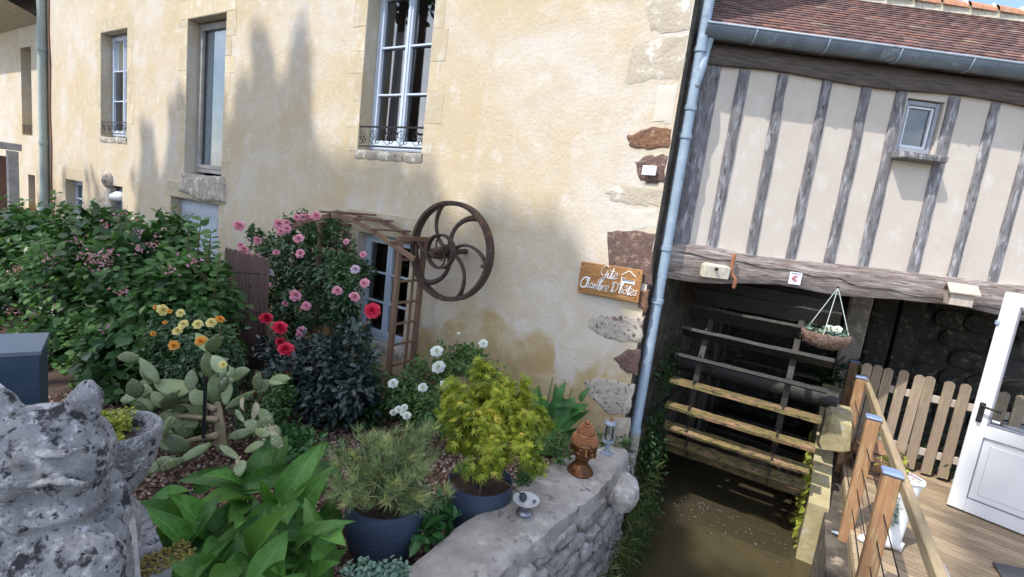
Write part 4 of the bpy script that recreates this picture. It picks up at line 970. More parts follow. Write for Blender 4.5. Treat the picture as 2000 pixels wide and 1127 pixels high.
mb = MB(); mb.box((.63, 3.8, DECK - .105), (.028, 6.5, .15), ch=.004); mb.build('fascia', M['railtop'], dk)
for y in (1.2, 2.6, 4.0, 5.4, 6.7):
    mb = MB(); mb.box((2.6, y, DECK - .12), (3.7, .07, .15)); mb.build('joist', M['picket'], dk)
# handrail
rl = thing('deck_railing', 'stained timber handrail with blue capped posts and steel cables along the deck edge', 'railing', (.60, 4.5, DECK))
M['cap'] = mat('blue_grey_post_cap', (.22, .29, .45), (.17, .23, .36), 5, .4, .1, .001)
ys = [7.0, 6.13, 4.66, 3.53, 2.22, 1.1]
for i, y in enumerate(ys):
    x = .645 if i != 1 else .655
    mb = MB(); mb.box((x - .045, y, -1.80), (.088, .088, 1.17), ch=.006); mb.build('post', M['railwood'], rl)
    mb = MB(); mb.box((x - .045, y, -1.203), (.105, .105, .022), ch=.008); mb.build('post_cap', M['cap'], rl)
    for z in (-2.30, -2.22):
        mb = MB(); mb.lathe([(0, -.02), (.014, -.018), (.014, .012), (.007, .013), (.007, .035), (0, .036)], (x - .10, y, z), 8, (-1, 0, 0)); mb.build('bolt', M['zinc'], rl)
for i in range(len(ys) - 1):
    mb = MB(); mb.box((.668, (ys[i] + ys[i + 1]) / 2, -1.262), (.045, abs(ys[i] - ys[i + 1]) + (.0 if i else .1), .072), ch=.006); mb.build('handrail', M['railtop'], rl)
for z in (-1.45, -1.62, -1.79, -1.96):
    mb = MB(); mb.tube([(.60, ys[-1], z), (.60, 7.0, z)], .0035, 5); mb.build('cable', M['iron'], rl)
# picket fence
pf = thing('picket_fence', 'round topped wooden picket fence at the far end of the deck', 'fence', (1.6, 6.8, DECK))
def picket_mesh():
    mb = MB(); w, h, th = .084, 1.0, .022; out = [(-w / 2, 0), (w / 2, 0)] + [(w / 2 * math.cos(a), h - .035 + .035 * math.sin(a)) for a in np.linspace(0, math.pi, 9)]
    mb.prism([(x, -th / 2, z) for x, z in out], (0, th, 0)); return mb
pm = picket_mesh(); pme = pm.mesh('picket', M['picket'])
for i, x in enumerate([.70, .80, .905, 1.035, 1.165, 1.272, 1.42, 1.56, 1.70, 1.84, 1.98, 2.12, 2.26, 2.40, 2.54]):
    o = link('picket', pme, pf, None, (x * .949, 6.43, DECK + .035 + U(-.008, .008))); o.rotation_euler = (0, U(-.01, .01), U(-.03, .03))
for z in (-1.36, -1.93):
    mb = MB(); mb.box((1.57, 6.462, z + .04), (1.95, .035, .075), ch=.004); mb.build('rail', M['birdw'], pf)
t = thing('ivy_screen', 'dry ivy patch behind the pickets near the white door', 'ivy', (1.6, 6.95, DECK))
foliage('leaves', L['ivy'], t, [((1.6, 6.58, -1.9), (.25, .06, .3))], 260, .05)
t = thing('ivy', 'dim green ivy growing in the wheel chamber below the hanging basket', 'ivy', (.9, 8.3, -2))
foliage('leaves', L['ivy'], t, [((.75, 8.4, -1.75), (.5, .2, .35))], 900, .07)

# white half-glazed door standing open
d0 = Vector((1.42, 5.82, 0)); DA = math.radians(-18.4); du = Vector((math.cos(DA), math.sin(DA), 0)); dn = Vector((du.y, -du.x, 0))
wd = thing('glazed_door', 'white half glazed door standing open on the deck', 'door', (d0.x, d0.y, DECK))
zb, zt_ = DECK + .015, -.13; H = zt_ - zb; DW = .93
def dbox(mb, u0, u1, z0, z1, n=0, th=.06, ch=.006): mb.box(d0 + du * ((u0 + u1) / 2) + dn * n + UZ * ((z0 + z1) / 2), (u1 - u0, th, z1 - z0), du, dn, UZ, ch=ch)
fr = MB(); st = .115
dbox(fr, 0, st, zb, zt_); dbox(fr, DW - st, DW, zb, zt_); dbox(fr, st, DW - st, zt_ - .115, zt_, th=.058); dbox(fr, st, DW - st, zb, zb + .13, th=.058); zm = zb + .70
dbox(fr, st, DW - st, zm, zm + .12, th=.058); fr.build('frame', M['whitedoor'], wd)
pn = MB(); dbox(pn, st, DW - st, zb + .13, zm, th=.03); dbox(pn, st + .05, DW - st - .05, zb + .18, zm - .05, th=.04, ch=.01); pn.build('lower_panel', M['whitedoor'], wd)
gl = MB(); gl.quad(*[d0 + du * u + UZ * z for u, z in ((st, zm + .12), (DW - st, zm + .12), (DW - st, zt_ - .115), (st, zt_ - .115))]); gl.build('pane', M['cleanglass'], wd)
sl = MB()
for (a, b, c, d) in ((st, st + .012, zm + .12, zt_ - .115), (DW - st - .012, DW - st, zm + .12, zt_ - .115), (st, DW - st, zm + .12, zm + .132), (st, DW - st, zt_ - .127, zt_ - .115)): dbox(sl, a, b, c, d, th=.066, ch=0)
for (a, b, c, d) in ((st, DW - st, zb + .126, zb + .132), (st, DW - st, zm - .004, zm + .002), (st - .002, st + .003, zb + .13, zm)): dbox(sl, a, b, c, d, th=.0605, ch=0)
sl.build('seal', M['ink'], wd)
hz = -1.17
hd = MB(); dbox(hd, .035, .075, hz - .12, hz + .06, .035, .02); hd_o = hd.build('handle', M['blackm'], wd)
lv = MB(); p = d0 + du * .055 + dn * .045 + UZ * (hz + .035); lv.tube([p, p + dn * .045, p + dn * .05 + du * .13 - UZ * .01], .011, 8); lv.build('lever', M['blackm'], hd_o, True)
ky = MB(); ky.tube([d0 + du * .055 + dn * .04 + UZ * (hz - .085), d0 + du * .055 + dn * .075 + UZ * (hz - .085)], .013, 8); ky.build('lock', M['blackm'], hd_o)
hg = MB(); dbox(hg, -.012, .02, -.42, -.38, .03, .03); hg.build('catch', M['zinc'], wd)
lb = MB(); dbox(lb, st + .02, st + .07, zm + .15, zm + .17, .002, .002, 0); lb.build('sticker', M['paper'], wd)
ds = thing('door_stop', 'black rubber door stop wedged under the white door', 'door stop', tuple(atz(1872, 990, DECK)))
mb = MB(); c = atz(1872, 992, DECK); mb.add([c + Vector(v) for v in ((-.07, -.04, 0), (.08, -.05, 0), (.08, .04, 0), (-.07, .04, 0), (-.06, -.03, .012), (.06, -.03, .045), (.06, .03, .045), (-.06, .03, .012))], [(0, 1, 2, 3), (4, 7, 6, 5), (0, 4, 5, 1), (1, 5, 6, 2), (2, 6, 7, 3), (3, 7, 4, 0)]); mb.build('wedge', M['blackm'], ds)
mb = MB(); mb.tube([c + Vector((.03, 0, .03)), c + Vector((.03, 0, .075))], .014, 8); mb.build('knob', M['blackm'], ds, True)
# table seen through the door glass
tp = thing('garden_table', 'white garden table standing behind the glass of the door', 'table', (2.35, 6.2, DECK))
mb = MB(); mb.box((2.30, 6.28, -1.42), (1.0, .62, .035), ch=.01); mb.build('table_top', M['whiteen'], tp)
for (x, y) in ((1.86, 6.03), (2.74, 6.03), (1.86, 6.53), (2.74, 6.53)):
    mb = MB(); mb.tube([(x, y, DECK), (x, y, -1.44)], .02, 8); mb.build('leg', M['whiteen'], tp)
# ------------------------------------------------------------------ things on the house wall
# sign board with hand lettering
ys_ = YW - .055
c0, c1, c2, c3 = aty(1136, 509, ys_), aty(1255, 529, ys_), aty(1247, 591, ys_), aty(1126, 572, ys_)
sc = (c0 + c1 + c2 + c3) / 4; su = ((c1 - c0) + (c2 - c3)).normalized(); sv = ((c0 - c3) + (c1 - c2)).normalized()
SW_, SH_ = ((c1 - c0).length + (c2 - c3).length) / 2, ((c0 - c3).length + (c1 - c2).length) / 2
sg = thing('house_sign', 'varnished wooden sign with white handwriting reading Gite Chambre D\'hôtes', 'sign', tuple(sc))
sn_ = su.cross(sv); sn_ = sn_ if sn_.y < 0 else -sn_
mb = MB(); mb.box(sc - sn_ * .012, (SW_, SH_, .026), su, sv, su.cross(sv), ch=.005); mb.build('board', M['signwood'], sg)
for a, b in ((-1, 1), (1, 1), (-1, -1), (1, -1)):
    mb = MB(); mb.lathe([(.007, 0), (.007, .002), (0, .003)], sc + su * a * (SW_ / 2 - .03) + sv * b * (SH_ / 2 - .03) + sn_ * .001, 8, sn_); mb.build('screw', M['iron'], sg)
GL = {  # pen strokes of a looping hand, unit x-height 1
 'G': [[(1.5, 1.75), (1.2, 2.05), (.6, 1.9), (.25, 1.2), (.45, .5), (1.0, .45), (1.4, 1.0), (1.45, 1.25), (1.25, .1), (.9, -.8), (.35, -1.0), (.2, -.6), (.8, -.1), (1.7, .4)]],
 'i': [[(.1, .9), (.05, .2), (.3, 0), (.6, .3)], [(.22, 1.35), (.24, 1.45)]],
 't': [[(.35, 1.8), (.15, .4), (.3, 0), (.65, .3)], [(-.1, 1.15), (.7, 1.25)]],
 'e': [[(.1, .4), (.6, .65), (.55, 1.0), (.2, .95), (.05, .4), (.3, 0), (.8, .3)]],
 'C': [[(1.5, 1.6), (1.35, 2.0), (.7, 1.9), (.1, 1.1), (.3, .2), (.9, 0), (1.5, .35)], [(1.5, 1.6), (1.2, 1.5), (1.2, 1.75)]],
 'h': [[(.1, 0), (.2, 1.0), (.45, 1.9), (.3, 2.0), (.15, 1.2), (.1, 0)], [(.12, .5), (.45, 1.0), (.6, .6), (.55, .1), (.9, .25)]],
 'a': [[(.65, .85), (.3, 1.0), (.05, .45), (.25, .02), (.55, .3), (.68, .95), (.6, .2), (.95, .2)]],
 'm': [[(.05, 0), (.1, .95)], [(.1, .5), (.35, 1.0), (.45, .5), (.42, 0)], [(.45, .5), (.72, 1.0), (.82, .4), (.85, .05), (1.15, .25)]],
 'b': [[(.1, .2), (.2, 1.1), (.4, 1.9), (.22, 1.95), (.08, .9), (.15, .05), (.5, .1), (.6, .6), (.35, .9)], [(.45, .85), (.9, .8)]],
 'r': [[(.05, 0), (.12, .95)], [(.1, .55), (.35, .95), (.6, .85), (.6, .75)]],
 'D': [[(.35, 1.85), (.3, .1)], [(-.1, 1.5), (.4, 1.95), (1.2, 1.6), (1.3, .8), (.8, .1), (.1, .05), (.1, .3), (.5, .15)]],
 "'": [[(.2, 2.0), (.12, 1.6)]],
 'ô': [[(.45, .95), (.1, .7), (.15, .15), (.5, .05), (.72, .5), (.45, .95), (.8, .85)], [(.15, 1.3), (.45, 1.65), (.7, 1.3)]],
 's': [[(.6, .85), (.35, 1.0), (.2, .75), (.5, .45), (.5, .1), (.1, .05)]]}
ADV = {'G': 1.6, 'i': .55, 't': .62, 'e': .72, 'C': 1.35, 'h': .85, 'a': .9, 'm': 1.1, 'b': .85, 'r': .65, 'D': 1.5, "'": .3, 'ô': .85, 's': .7}
def write(word, x, y, h, parent, name, th=.0052):
    mb = MB(); w0 = x
    for chh in word:
        if chh == ' ': x += .5 * h; continue
        for stk in GL[chh]:
            pts = curve([sc + su * (x + (px_ + .15 * py_) * h * .92) + sv * (y + py_ * h) + sn_ * .0035 for px_, py_ in stk], 5)
            mb.tube(pts, [th * (.72 + .38 * abs(math.sin(i * .21 + len(pts)))) for i in range(len(pts))], 6, flat=.5)
        x += ADV[chh] * h * .92
    return mb.build(name, M['whitepaint'], parent), x
def wlen(wd_): return sum(.5 if ch_ == ' ' else ADV[ch_] * .92 for ch_ in wd_)
h2_ = SW_ * .93 / wlen("Chambre D'hôtes"); h1_ = h2_ * 1.12
write('Gite', -SW_ / 2 + SW_ * .33, SH_ * .10, h1_, sg, 'lettering', .0072)
write("Chambre D'hôtes", -SW_ / 2 + SW_ * .03, -SH_ * .30, h2_, sg, 'lettering', .0066)
def sp(u, v): return sc + su * (u - SW_ / 2) + sv * (v - SH_ / 2) + sn_ * .003
mb = MB(); u0 = SW_ * .70; z0 = SH_ * .54; w = SW_ * .20
mb.tube([sp(u0 - .005, z0 + .068), sp(u0 + w * .5, z0 + .115), sp(u0 + w + .005, z0 + .068)], .0045, 5)
mb.tube([sp(u0, z0 + .05), sp(u0, z0 - .005)], .005, 5); mb.tube([sp(u0 + w, z0 + .032), sp(u0 + w, z0 - .01)], .005, 5); mb.bar(sp(u0, z0 + .008), sp(u0 + w, z0 + .008), .014, .004, sn_); mb.build('bed_symbol', M['whitepaint'], sg)
mb = MB(); mb.bar(sp(u0 + .02, z0 + .022), sp(u0 + w - .004, z0 + .022), .012, .004, sn_); ball(mb, sp(u0 + .02, z0 + .034), .010, 8, 6, (1, .4, 1)); mb.build('sleeper_symbol', M['bluepaint'], sg)
# plaque on a corner stone
a = aty(1268, 333, YW - .05); pq = thing('plaque', 'small white printed plaque on the dark corner stone', 'plaque', tuple(a))
mb = MB(); mb.box(a, (.125, .012, .082), ch=.003); mb.build('plate', M['paper'], pq)
mb = MB()
for k, (w, z) in enumerate(((.09, .028), (.10, .014), (.08, .002), (.095, -.012), (.06, -.025))): mb.box(a + Vector((0, -.0065, z)), (w, .001, .0035))
mb.build('small_print', M['ink'], pq)

# cast iron flywheel with curved spokes
FC = aty(879, 493, 4.12); FC = Vector((FC.x, 4.12, FC.z + .01)); FR = .535
fw = thing('iron_flywheel', 'rusty iron flywheel with curved spokes and a small pulley mounted on the wall', 'wheel', tuple(FC))
def rim(c, r, w, th, seg=56):
    mb = MB(); c = Vector(c)
    for i in range(seg):
        a = 2 * math.pi * i / seg; wob = 1 + .006 * math.sin(3 * a + 1)
        for rr, yy in ((r - th, -w / 2), (r - th * .1, -w / 2 - .002), (r, -w * .2), (r, w / 2), (r - th, w / 2), (r - th * 1.4, 0)): mb.v.append(tuple(c + Vector((math.cos(a) * rr * wob, yy, math.sin(a) * rr * wob))))
    for i in range(seg):
        for j in range(6): q = i * 6 + j; r_ = i * 6 + (j + 1) % 6; s_ = ((i + 1) % seg) * 6; mb.f.append((q, r_, s_ + (j + 1) % 6, s_ + j))
    return mb
rim(FC, FR, .10, .036).build('rim', M['rust'], fw, True, sharp=35)
def cspoke(c, r0, r1, a0, bend, th, name='spoke', flat=.6):
    pts = []
    for i in range(12):
        t = i / 11; r = r0 + (r1 - r0) * t; a = a0 + bend * (t ** 1.3 if True else t); pts.append(Vector(c) + Vector((math.cos(a) * r, 0, math.sin(a) * r)))
    mb = MB(); mb.tube(pts, [th * (1.2 - .35 * math.sin(math.pi * i / 11)) for i in range(12)], 8, flat=flat); mb.build(name, M['rust'], fw, True)
for k in range(6): cspoke(FC, .06, FR - .03, math.radians(98 - 60 * k), -math.radians(48), .030)
mb = MB(); mb.tube([FC + Vector((0, -.07, 0)), FC + Vector((0, .06, 0))], .075, 20); mb.build('hub', M['rust'], fw, True, sharp=40)
mb = MB(); mb.tube([FC + Vector((0, -.30, 0)), FC + Vector((0, .28, 0))], .030, 14); mb.build('shaft', M['rust'], fw, True, sharp=40)
PC = FC + Vector((0, -.16, 0)); rim(PC, .185, .06, .02, 40).build('pulley_rim', M['rust'], fw, True, sharp=35)
for k in range(4): cspoke(PC, .04, .17, math.radians(60 + 90 * k), -math.radians(55), .014)
mb = MB(); mb.tube([PC + Vector((0, -.06, 0)), PC + Vector((0, .06, 0))], .05, 16); mb.build('pulley_hub', M['rust'], fw, True, sharp=40)
mb = MB(); mb.bar(FC + Vector((FR - .03, -.02, -.09)), FC + Vector((FR - .10, -.02, -.085)), .03, .035, ch=.005); mb.build('lug', M['rust'], fw)

# ------------------------------------------------------------------ arbour, reed screen
ar = thing('garden_arbour', 'brown wooden garden arbour with ladder sides in front of the low window', 'arbour', (-4.4, 3.95, G))
XR_, XLf = -3.78, -5.10; YF, YB = 3.86, 4.24
ztop = -.40
for (x, y) in ((XR_, YF), (XR_ + .0, YB), (XLf, YF), (XLf, YB)):
    mb = MB(); mb.box((x, y, (G + ztop) / 2), (.055, .055, ztop - G), ch=.004); mb.build('post', M['larch'], ar)
for x in (XR_, XLf):
    for k in range(6):
        z = G + .32 + k * .24; mb = MB(); mb.bar((x, YF, z), (x, YB, z), .028, .022); mb.build('rung', M['larch'], ar)
    mb = MB(); mb.box((x, YB - .13, (G + ztop) / 2 + .1), (.022, .022, ztop - G - .3)); mb.build('upright_lath', M['larch'], ar)
    mb = MB(); mb.bar((x, YF - .05, ztop + .0), (x, YB + .06, ztop + .0), .05, .05, ch=.004); mb.build('side_beam', M['larch'], ar)
apx = (XR_ + XLf) / 2
def roofz(x): return -.26 - .30 * max(0, abs(x + 4.72) - .10) ** 1.25
for y in (YF - .04, YB + .03):
    xs_ = [-5.85, -5.4, -4.90, -4.55, -4.15, -3.55]
    for a, b in zip(xs_[:-1], xs_[1:]):
        mb = MB(); mb.bar((a, y, roofz(a)), (b + .03, y + .001 * (a > -4.6), roofz(b)), .028, .055, ch=.003); mb.build('rafter', M['larch'], ar)
for x in (-5.3, -4.95, -4.72, -4.42, -4.12, -3.82):
    mb = MB(); z = roofz(x) + .04; mb.bar((x, YF - .14, z), (x + .01, YB + .10, z), .045, .024, ch=.003); mb.build('cross_slat', M['larch'], ar)
rs = thing('reed_screen', 'dark brown reed screen between the big shrub and the pink roses', 'screen', tuple(atz(475, 725, G)))
ra, rb_ = aty(436, 600, 2.95), aty(520, 600, 3.30)
ztl = aty(442, 487, 2.95).z; ztr = aty(500, 500, 3.2).z - .02
dvec = Vector((rb_.x - ra.x, rb_.y - ra.y, 0)); nR = 46
for k in range(nR):
    t_ = k / (nR - 1); p = Vector((ra.x, ra.y, 0)) + dvec * t_; mb = MB(); zt__ = ztl + (ztr - ztl) * t_ + U(-.02, .02); p += Vector((0, U(-.008, .008), 0))
    mb.tube([(p.x, p.y, G), (p.x + U(-.01, .01), p.y, (zt__ + G) / 2), (p.x, p.y, zt__)], U(.009, .013), 5); mb.build('reed', M['reed'], rs, True)
for z in (ztl - .25, ztl - .7, ztl - 1.15):
    mb = MB(); mb.tube([(ra.x, ra.y - .02, z), (rb_.x, rb_.y - .02, z)], .004, 4); mb.build('wire', M['iron'], rs)

# ------------------------------------------------------------------ low stone wall along the water
lw = thing('garden_wall', 'low rough stone wall with cement coping between the garden and the water', 'wall', (-1.15, 3, WATER))
inn = [atz(a, b, TOPW) for a, b in ((560, 1290), (790, 1110), (890, 1030), (985, 962), (1095, 893), (1190, 868))]
out = [atz(a, b, TOPW) for a, b in ((820, 1300), (958, 1127), (1045, 1045), (1120, 985), (1180, 940), (1228, 878))]
def rs_(pts, n):
    d = [0]
    for i in range(1, len(pts)): d.append(d[-1] + (pts[i] - pts[i - 1]).length)
    res_ = []
    for k in range(n):
        t_ = d[-1] * k / (n - 1); i = max(j for j in range(len(d) - 1) if d[j] <= t_ + 1e-9); f_ = (t_ - d[i]) / (d[i + 1] - d[i]); res_.append(pts[i].lerp(pts[i + 1], f_))
    return res_
n = 60; I = rs_(inn, n); O = rs_(out, n); mb = MB(); m_ = 11
def hn(x, y, s=3.0): return noise.noise(Vector((x * s, y * s, 1.7)))
for i in range(n):
    col = []
    for j in range(m_):
        p = I[i].lerp(O[i], j / (m_ - 1)); e = (j / (m_ - 1)); p = p + Vector((.015 * hn(i * .3, j), .01 * hn(j, i * .2), 0))
        z = TOPW + .022 * hn(p.x, p.y, 4) + .010 * hn(p.x, p.y, 14) - .035 * max(0, e - .86) / .14 - .02 * max(0, .1 - e) / .1
        if j == m_ - 1: p = p + (O[i] - I[i]).normalized() * (.02 * hn(i * .5, 3, 1) + .012)
        col.append((p.x, p.y, z))
    q = Vector(col[-1]); q2 = q + Vector((.02 + .02 * hn(i * .4, 8, 1), 0, -.12)); col.append(tuple(q2)); q0 = Vector(col[0]); col.insert(0, (q0.x, q0.y, q0.z - .35)); col.append((q2.x - .05, q2.y, q2.z - .02)); mb.v += col
k_ = m_ + 3
for i in range(n - 1):
    for j in range(k_ - 1): a = i * k_ + j; mb.f.append((a, a + 1, a + k_ + 1, a + k_))
mb.f += [tuple(range(k_)), tuple((n - 1) * k_ + j for j in range(k_))]
mb.build('coping', M['wallcap'], lw, True, sharp=50)
mb = MB()      # mortar core below the coping
for i in range(n):
    for dx, z in ((-.02, TOPW - .10), (.03, -2.3), (.08, -2.9)): mb.v.append((O[i].x + dx, O[i].y, z))
    mb.v.append((I[i].x, I[i].y, -2.9)); mb.v.append((I[i].x, I[i].y, TOPW - .08))
for i in range(n - 1):
    for j in range(4): a = i * 5 + j; mb.f.append((a, a + 1, a + 6, a + 5))
mb.f += [tuple(range(5)), tuple((n - 1) * 5 + j for j in range(5))]
mb.build('core', M['rubblem'], lw, True)
r_ = random.Random(4); zz = -2.95
row = 0
while zz < TOPW - .12:
    rh = r_.uniform(.10, .17); t_ = r_.uniform(0, .04)
    while t_ < .985:
        w_ = r_.uniform(.05, .11); i0 = min(n - 1, int(t_ * (n - 1))); i1 = min(n - 1, int((t_ + w_) * (n - 1)))
        if i1 <= i0: break
        A, B = O[i0], O[i1]; zt2 = min(zz + rh, TOPW - .12)
        def PT(P, z): return Vector((P.x + .005 + .05 * (TOPW - z), P.y, z))
        a_, b_, c_, d_ = PT(A, zz + .012), PT(B, zz + .012), PT(B, zt2 - .012), PT(A, zt2 - .012)
        e_ = .3; pts = [a_.lerp(b_, e_ * .5), a_.lerp(b_, 1 - e_ * .4), b_.lerp(c_, e_), b_.lerp(c_, 1 - e_), c_.lerp(d_, e_ * .5), c_.lerp(d_, 1 - e_ * .5), d_.lerp(a_, e_), d_.lerp(a_, 1 - e_)]
        nn = (B - A).cross(UZ).normalized(); nn = nn if nn.x > 0 else -nn
        slab('stone', pts, nn, r_.uniform(.02, .05), M['rubble'], lw, 2, .008, .5); t_ += w_ + .004
    zz += rh; row += 1
# larger loose end stone at the corner by the pipe
a = atz(1216, 985, -2.3); bm = bmesh.new(); ce = atx(1222, 965, -.86)
for k in range(60):
    v = Vector((rnd.gauss(0, 1), rnd.gauss(0, 1), rnd.gauss(0, 1))).normalized(); bm.verts.new(ce + Vector((v.x * .09, v.y * .12, v.z * .15)) * U(.82, 1.08))
bmesh.ops.convex_hull(bm, input=bm.verts); bm.verts.index_update(); mb = MB(); bm.verts.ensure_lookup_table()
used_ = [v for v in bm.verts if v.link_faces]; ix = {v: i for i, v in enumerate(used_)}
mb.add([v.co.copy() for v in used_], [[ix[v] for v in f_.verts] for f_ in bm.faces]); bm.free(); mb.build('end_stone', M['rubble'], lw)

# grass and ivy hanging on the bank beside the pipe
bk = thing('bank_grass', '', '') ; bpy.data.objects.remove(bk)
n = 2600; yy = RNG.uniform(2.2, 5.6, n); zz_ = WATER + .02 + RNG.random(n) ** 1.2 * .75 * np.clip((yy - 2.0) / 2.0, .25, 1.1)
P = np.stack([np.where(yy < 4.3, -.86 + .02 * (4.3 - yy), XC + .05) + RNG.normal(0, .03, n), yy, zz_], 1)
D = np.stack([RNG.uniform(.2, 1, n), RNG.normal(0, .4, n), RNG.normal(.1, .6, n)], 1)
o = leaves('bank_grass', L['grass'], None, P, D, RNG.normal(size=(n, 3)) + [0, 0, 1], RNG.uniform(.05, .14, n), T_BLADE, 'stuff')
iv = thing('ivy', 'green ivy and ferns on the damp bank beside the drainpipe foot', 'ivy', (XC + .1, 4.9, -2.4))
foliage('leaves', L['ivy'], iv, [((XC + .12, 4.9, -2.15), (.10, .35, .35)), ((XC + .10, 5.3, -1.5), (.06, .3, .45)), ((-.86, 4.2, -2.55), (.10, .25, .18))], 1500, .045)

# ------------------------------------------------------------------ pots
def pot(c, r, h, label, m=M['pot'], saucer=False):
    t = thing('plant_pot', label, 'plant pot', c)
    mb = MB(); prof = [(0, 0), (r * .62, 0), (r * .68, .012), (r * .86, h * .25), (r * .97, h * .5), (r, h * .72), (r * .985, h * .9), (r * .97, h), (r * .93, h), (r * .92, h * .93), (r * .90, h * .85), (0, h * .84)]
    mb.lathe(prof, c, 40, fl=lambda a, z: 1 + .004 * math.sin(3 * a)); mb.build('pot', m, t, True, sharp=50)
    mb = MB(); mb.lathe([(r * .93, 0), (r * .95, .008), (r * .99, .012)][:0] + [(r * .90, h * .865), (r * .5, h * .89), (0, h * .9)], c, 24); mb.build('soil', M['soil'], t, True)
    return t
P1c = (-1.90, 2.02, G); pot(P1c, .235, .40, 'blue grey round pot holding the dwarf pine, nearest the camera')
_q = atz(939, 934, G + .38); P2c = (_q.x, _q.y, G); pot(P2c, .225, .38, 'blue grey round pot holding the golden maple, standing on a grey saucer')
sa = thing('saucer', 'grey plastic saucer under the maple pot', 'saucer', (P2c[0], P2c[1], G))
mb = MB(); mb.lathe([(0, .004), (.19, .004), (.215, .04), (.222, .04), (.20, -.002), (0, -.004)], P2c, 36); mb.build('dish', M['plastic'], sa, True, sharp=40)

# dwarf pine
pn_ = thing('dwarf_pine', 'bushy yellow green dwarf pine growing in the nearer blue pot', 'pine', (P1c[0], P1c[1], G + .34))
tips = []
PCt = Vector((P1c[0], P1c[1], G + .42))
for k in range(34):
    az = k * 2.4 + U(-.3, .3); el = U(.15, 1.45) if k > 7 else U(.08, .35); Lb = U(.21, .37) * (1.0 if el < 1.0 else 1.12)
    d = Vector((math.cos(az) * math.cos(el), math.sin(az) * math.cos(el), math.sin(el)))
    if d.z > .5: d.x *= 1.1
    p = curve([PCt, PCt + d * Lb * .5 + UZ * U(-.02, .03), PCt + d * Lb + UZ * .03], 4); stems(pn_, [p], M['stemb'], .010, 'branch')
    for t_ in (.35, .5, .62, .72, .82, .92, 1.0):
        q = p[min(len(p) - 1, int(t_ * (len(p) - 1)))]
        for r2 in range(1 if t_ < .5 else 3):
            s_ = d * .8 + Vector((U(-.8, .8), U(-.8, .8), U(-.1, .9))); tips.append((q + Vector((U(-.05, .05), U(-.05, .05), U(-.03, .05))), s_.normalized()))
Pn, Dn, Tn = [], [], []
for q, s_ in tips:
    m2 = 30; dd = unit(np.array(s_)[None] * .95 + RNG.normal(size=(m2, 3)) * .5); Pn.append(np.tile(np.array(q), (m2, 1)) + dd * .004); Dn.append(dd); Tn.append(np.clip(RNG.normal(.5, .12, m2) + RNG.uniform(-.45, .45), 0, 1))
Pn, Dn, Tn = np.concatenate(Pn), np.concatenate(Dn), np.concatenate(Tn)
leaves('needles', L['pine'], pn_, Pn, Dn, RNG.normal(size=Pn.shape), RNG.uniform(.05, .085, len(Pn)), T_NEEDLE, 'stuff', Tn)

# golden maple
mp_ = thing('golden_maple', 'small golden green maple with star shaped leaves in the farther blue pot', 'maple', (P2c[0], P2c[1], G + .34))
MC = Vector((P2c[0] + .02, P2c[1], G + .33)); ells = []
for (dx, dy, dz, r1, r2) in ((-.02, 0, .78, .17, .10), (.16, .0, .70, .15, .08), (-.20, -.02, .60, .20, .11), (.06, -.06, .52, .22, .12), (.30, .02, .50, .18, .10), (-.28, 0, .38, .16, .11), (-.05, -.12, .33, .22, .12), (.24, -.08, .30, .22, .13), (.33, .02, .18, .14, .10), (-.26, -.08, .16, .16, .12), (.10, -.16, .14, .18, .10), (.02, .12, .45, .25, .2)):
    dx *= .86; r1 *= .9; ells.append(((MC.x + dx, MC.y + dy, MC.z + dz * .70 + .21), (r1, r1, r2)))
    stems(mp_, [curve([MC - UZ * .05, MC + Vector((dx * .35, dy * .4, dz * .5)), MC + Vector((dx, dy, dz - .12))], 4)], M['stemb'], .010, 'branch')
foliage('foliage', L['maple'], mp_, ells, 4600, .056, T_MAPLE, 90, .17, .15, up=.9, droop=.5)

# ------------------------------------------------------------------ broad leaved plants, each leaf its own part
def broad_mesh(L_, Wd, curl, bend, fold, m, n=12, k=6):
    v = []; f = []; uv = []
    for i in range(n + 1):
        t = i / n; w = Wd * (math.sin(math.pi * min(1, t ** .8)) ** .85) * (1 - .25 * t) + .0015
        a = bend * t ** 1.5; x = 0; z = 0
        x = L_ * (t - .12 * a * t); z = -L_ * a * t * .5
        for j in range(k + 1):
            s_ = j / k * 2 - 1; wave = .018 * L_ * math.sin(t * 9 + curl * 5 + (s_ > 0)) * abs(s_) ** 2
            v.append((x, s_ * w * math.cos(fold * abs(s_)), z + w * abs(s_) * math.sin(fold) * .9 + wave)); uv.append((t, (s_ + 1) / 2))
    for i in range(n):
        for j in range(k): a = i * (k + 1) + j; f.append((a, a + 1, a + k + 2, a + k + 1))
    me = bpy.data.meshes.new('leaf'); me.from_pydata(v, [], f); me.materials.append(m); me.shade_smooth()
    ul = me.uv_layers.new(name='UVMap')
    for lp in me.loops: ul.data[lp.index].uv = uv[lp.vertex_index]
    at = me.attributes.new('tint', 'FLOAT', 'POINT'); at.data.foreach_set('value', [U(.1, .8)] * len(v)); me.update(); return me
bl_l = [broad_mesh(1, U(.21, .29), U(0, 1), U(.2, 1.1), U(.15, .75), L['canna']) for _ in range(9)]
bl_d = [broad_mesh(1, U(.22, .30), U(0, 1), U(.1, .8), U(.2, .6), L['cannad']) for _ in range(5)]
def place_leaf(parent, meshes, base, d, L_, roll=0, up=None):
    d = Vector(d).normalized(); o = link('leaf', rnd.choice(meshes), parent, None, base)
    u = Vector(up) if up else UZ * .75 - Vector(base).normalized() * .65; y = u.cross(d)
    if y.length < .05: y = Vector((1, 0, 0))
    y.normalize(); z = d.cross(y); m3 = Matrix((d, y, z)).transposed() @ Matrix.Rotation(roll, 3, 'X')
    o.matrix_local = Matrix.Translation(o.location) @ m3.to_4x4() @ Matrix.Scale(L_, 4); return o
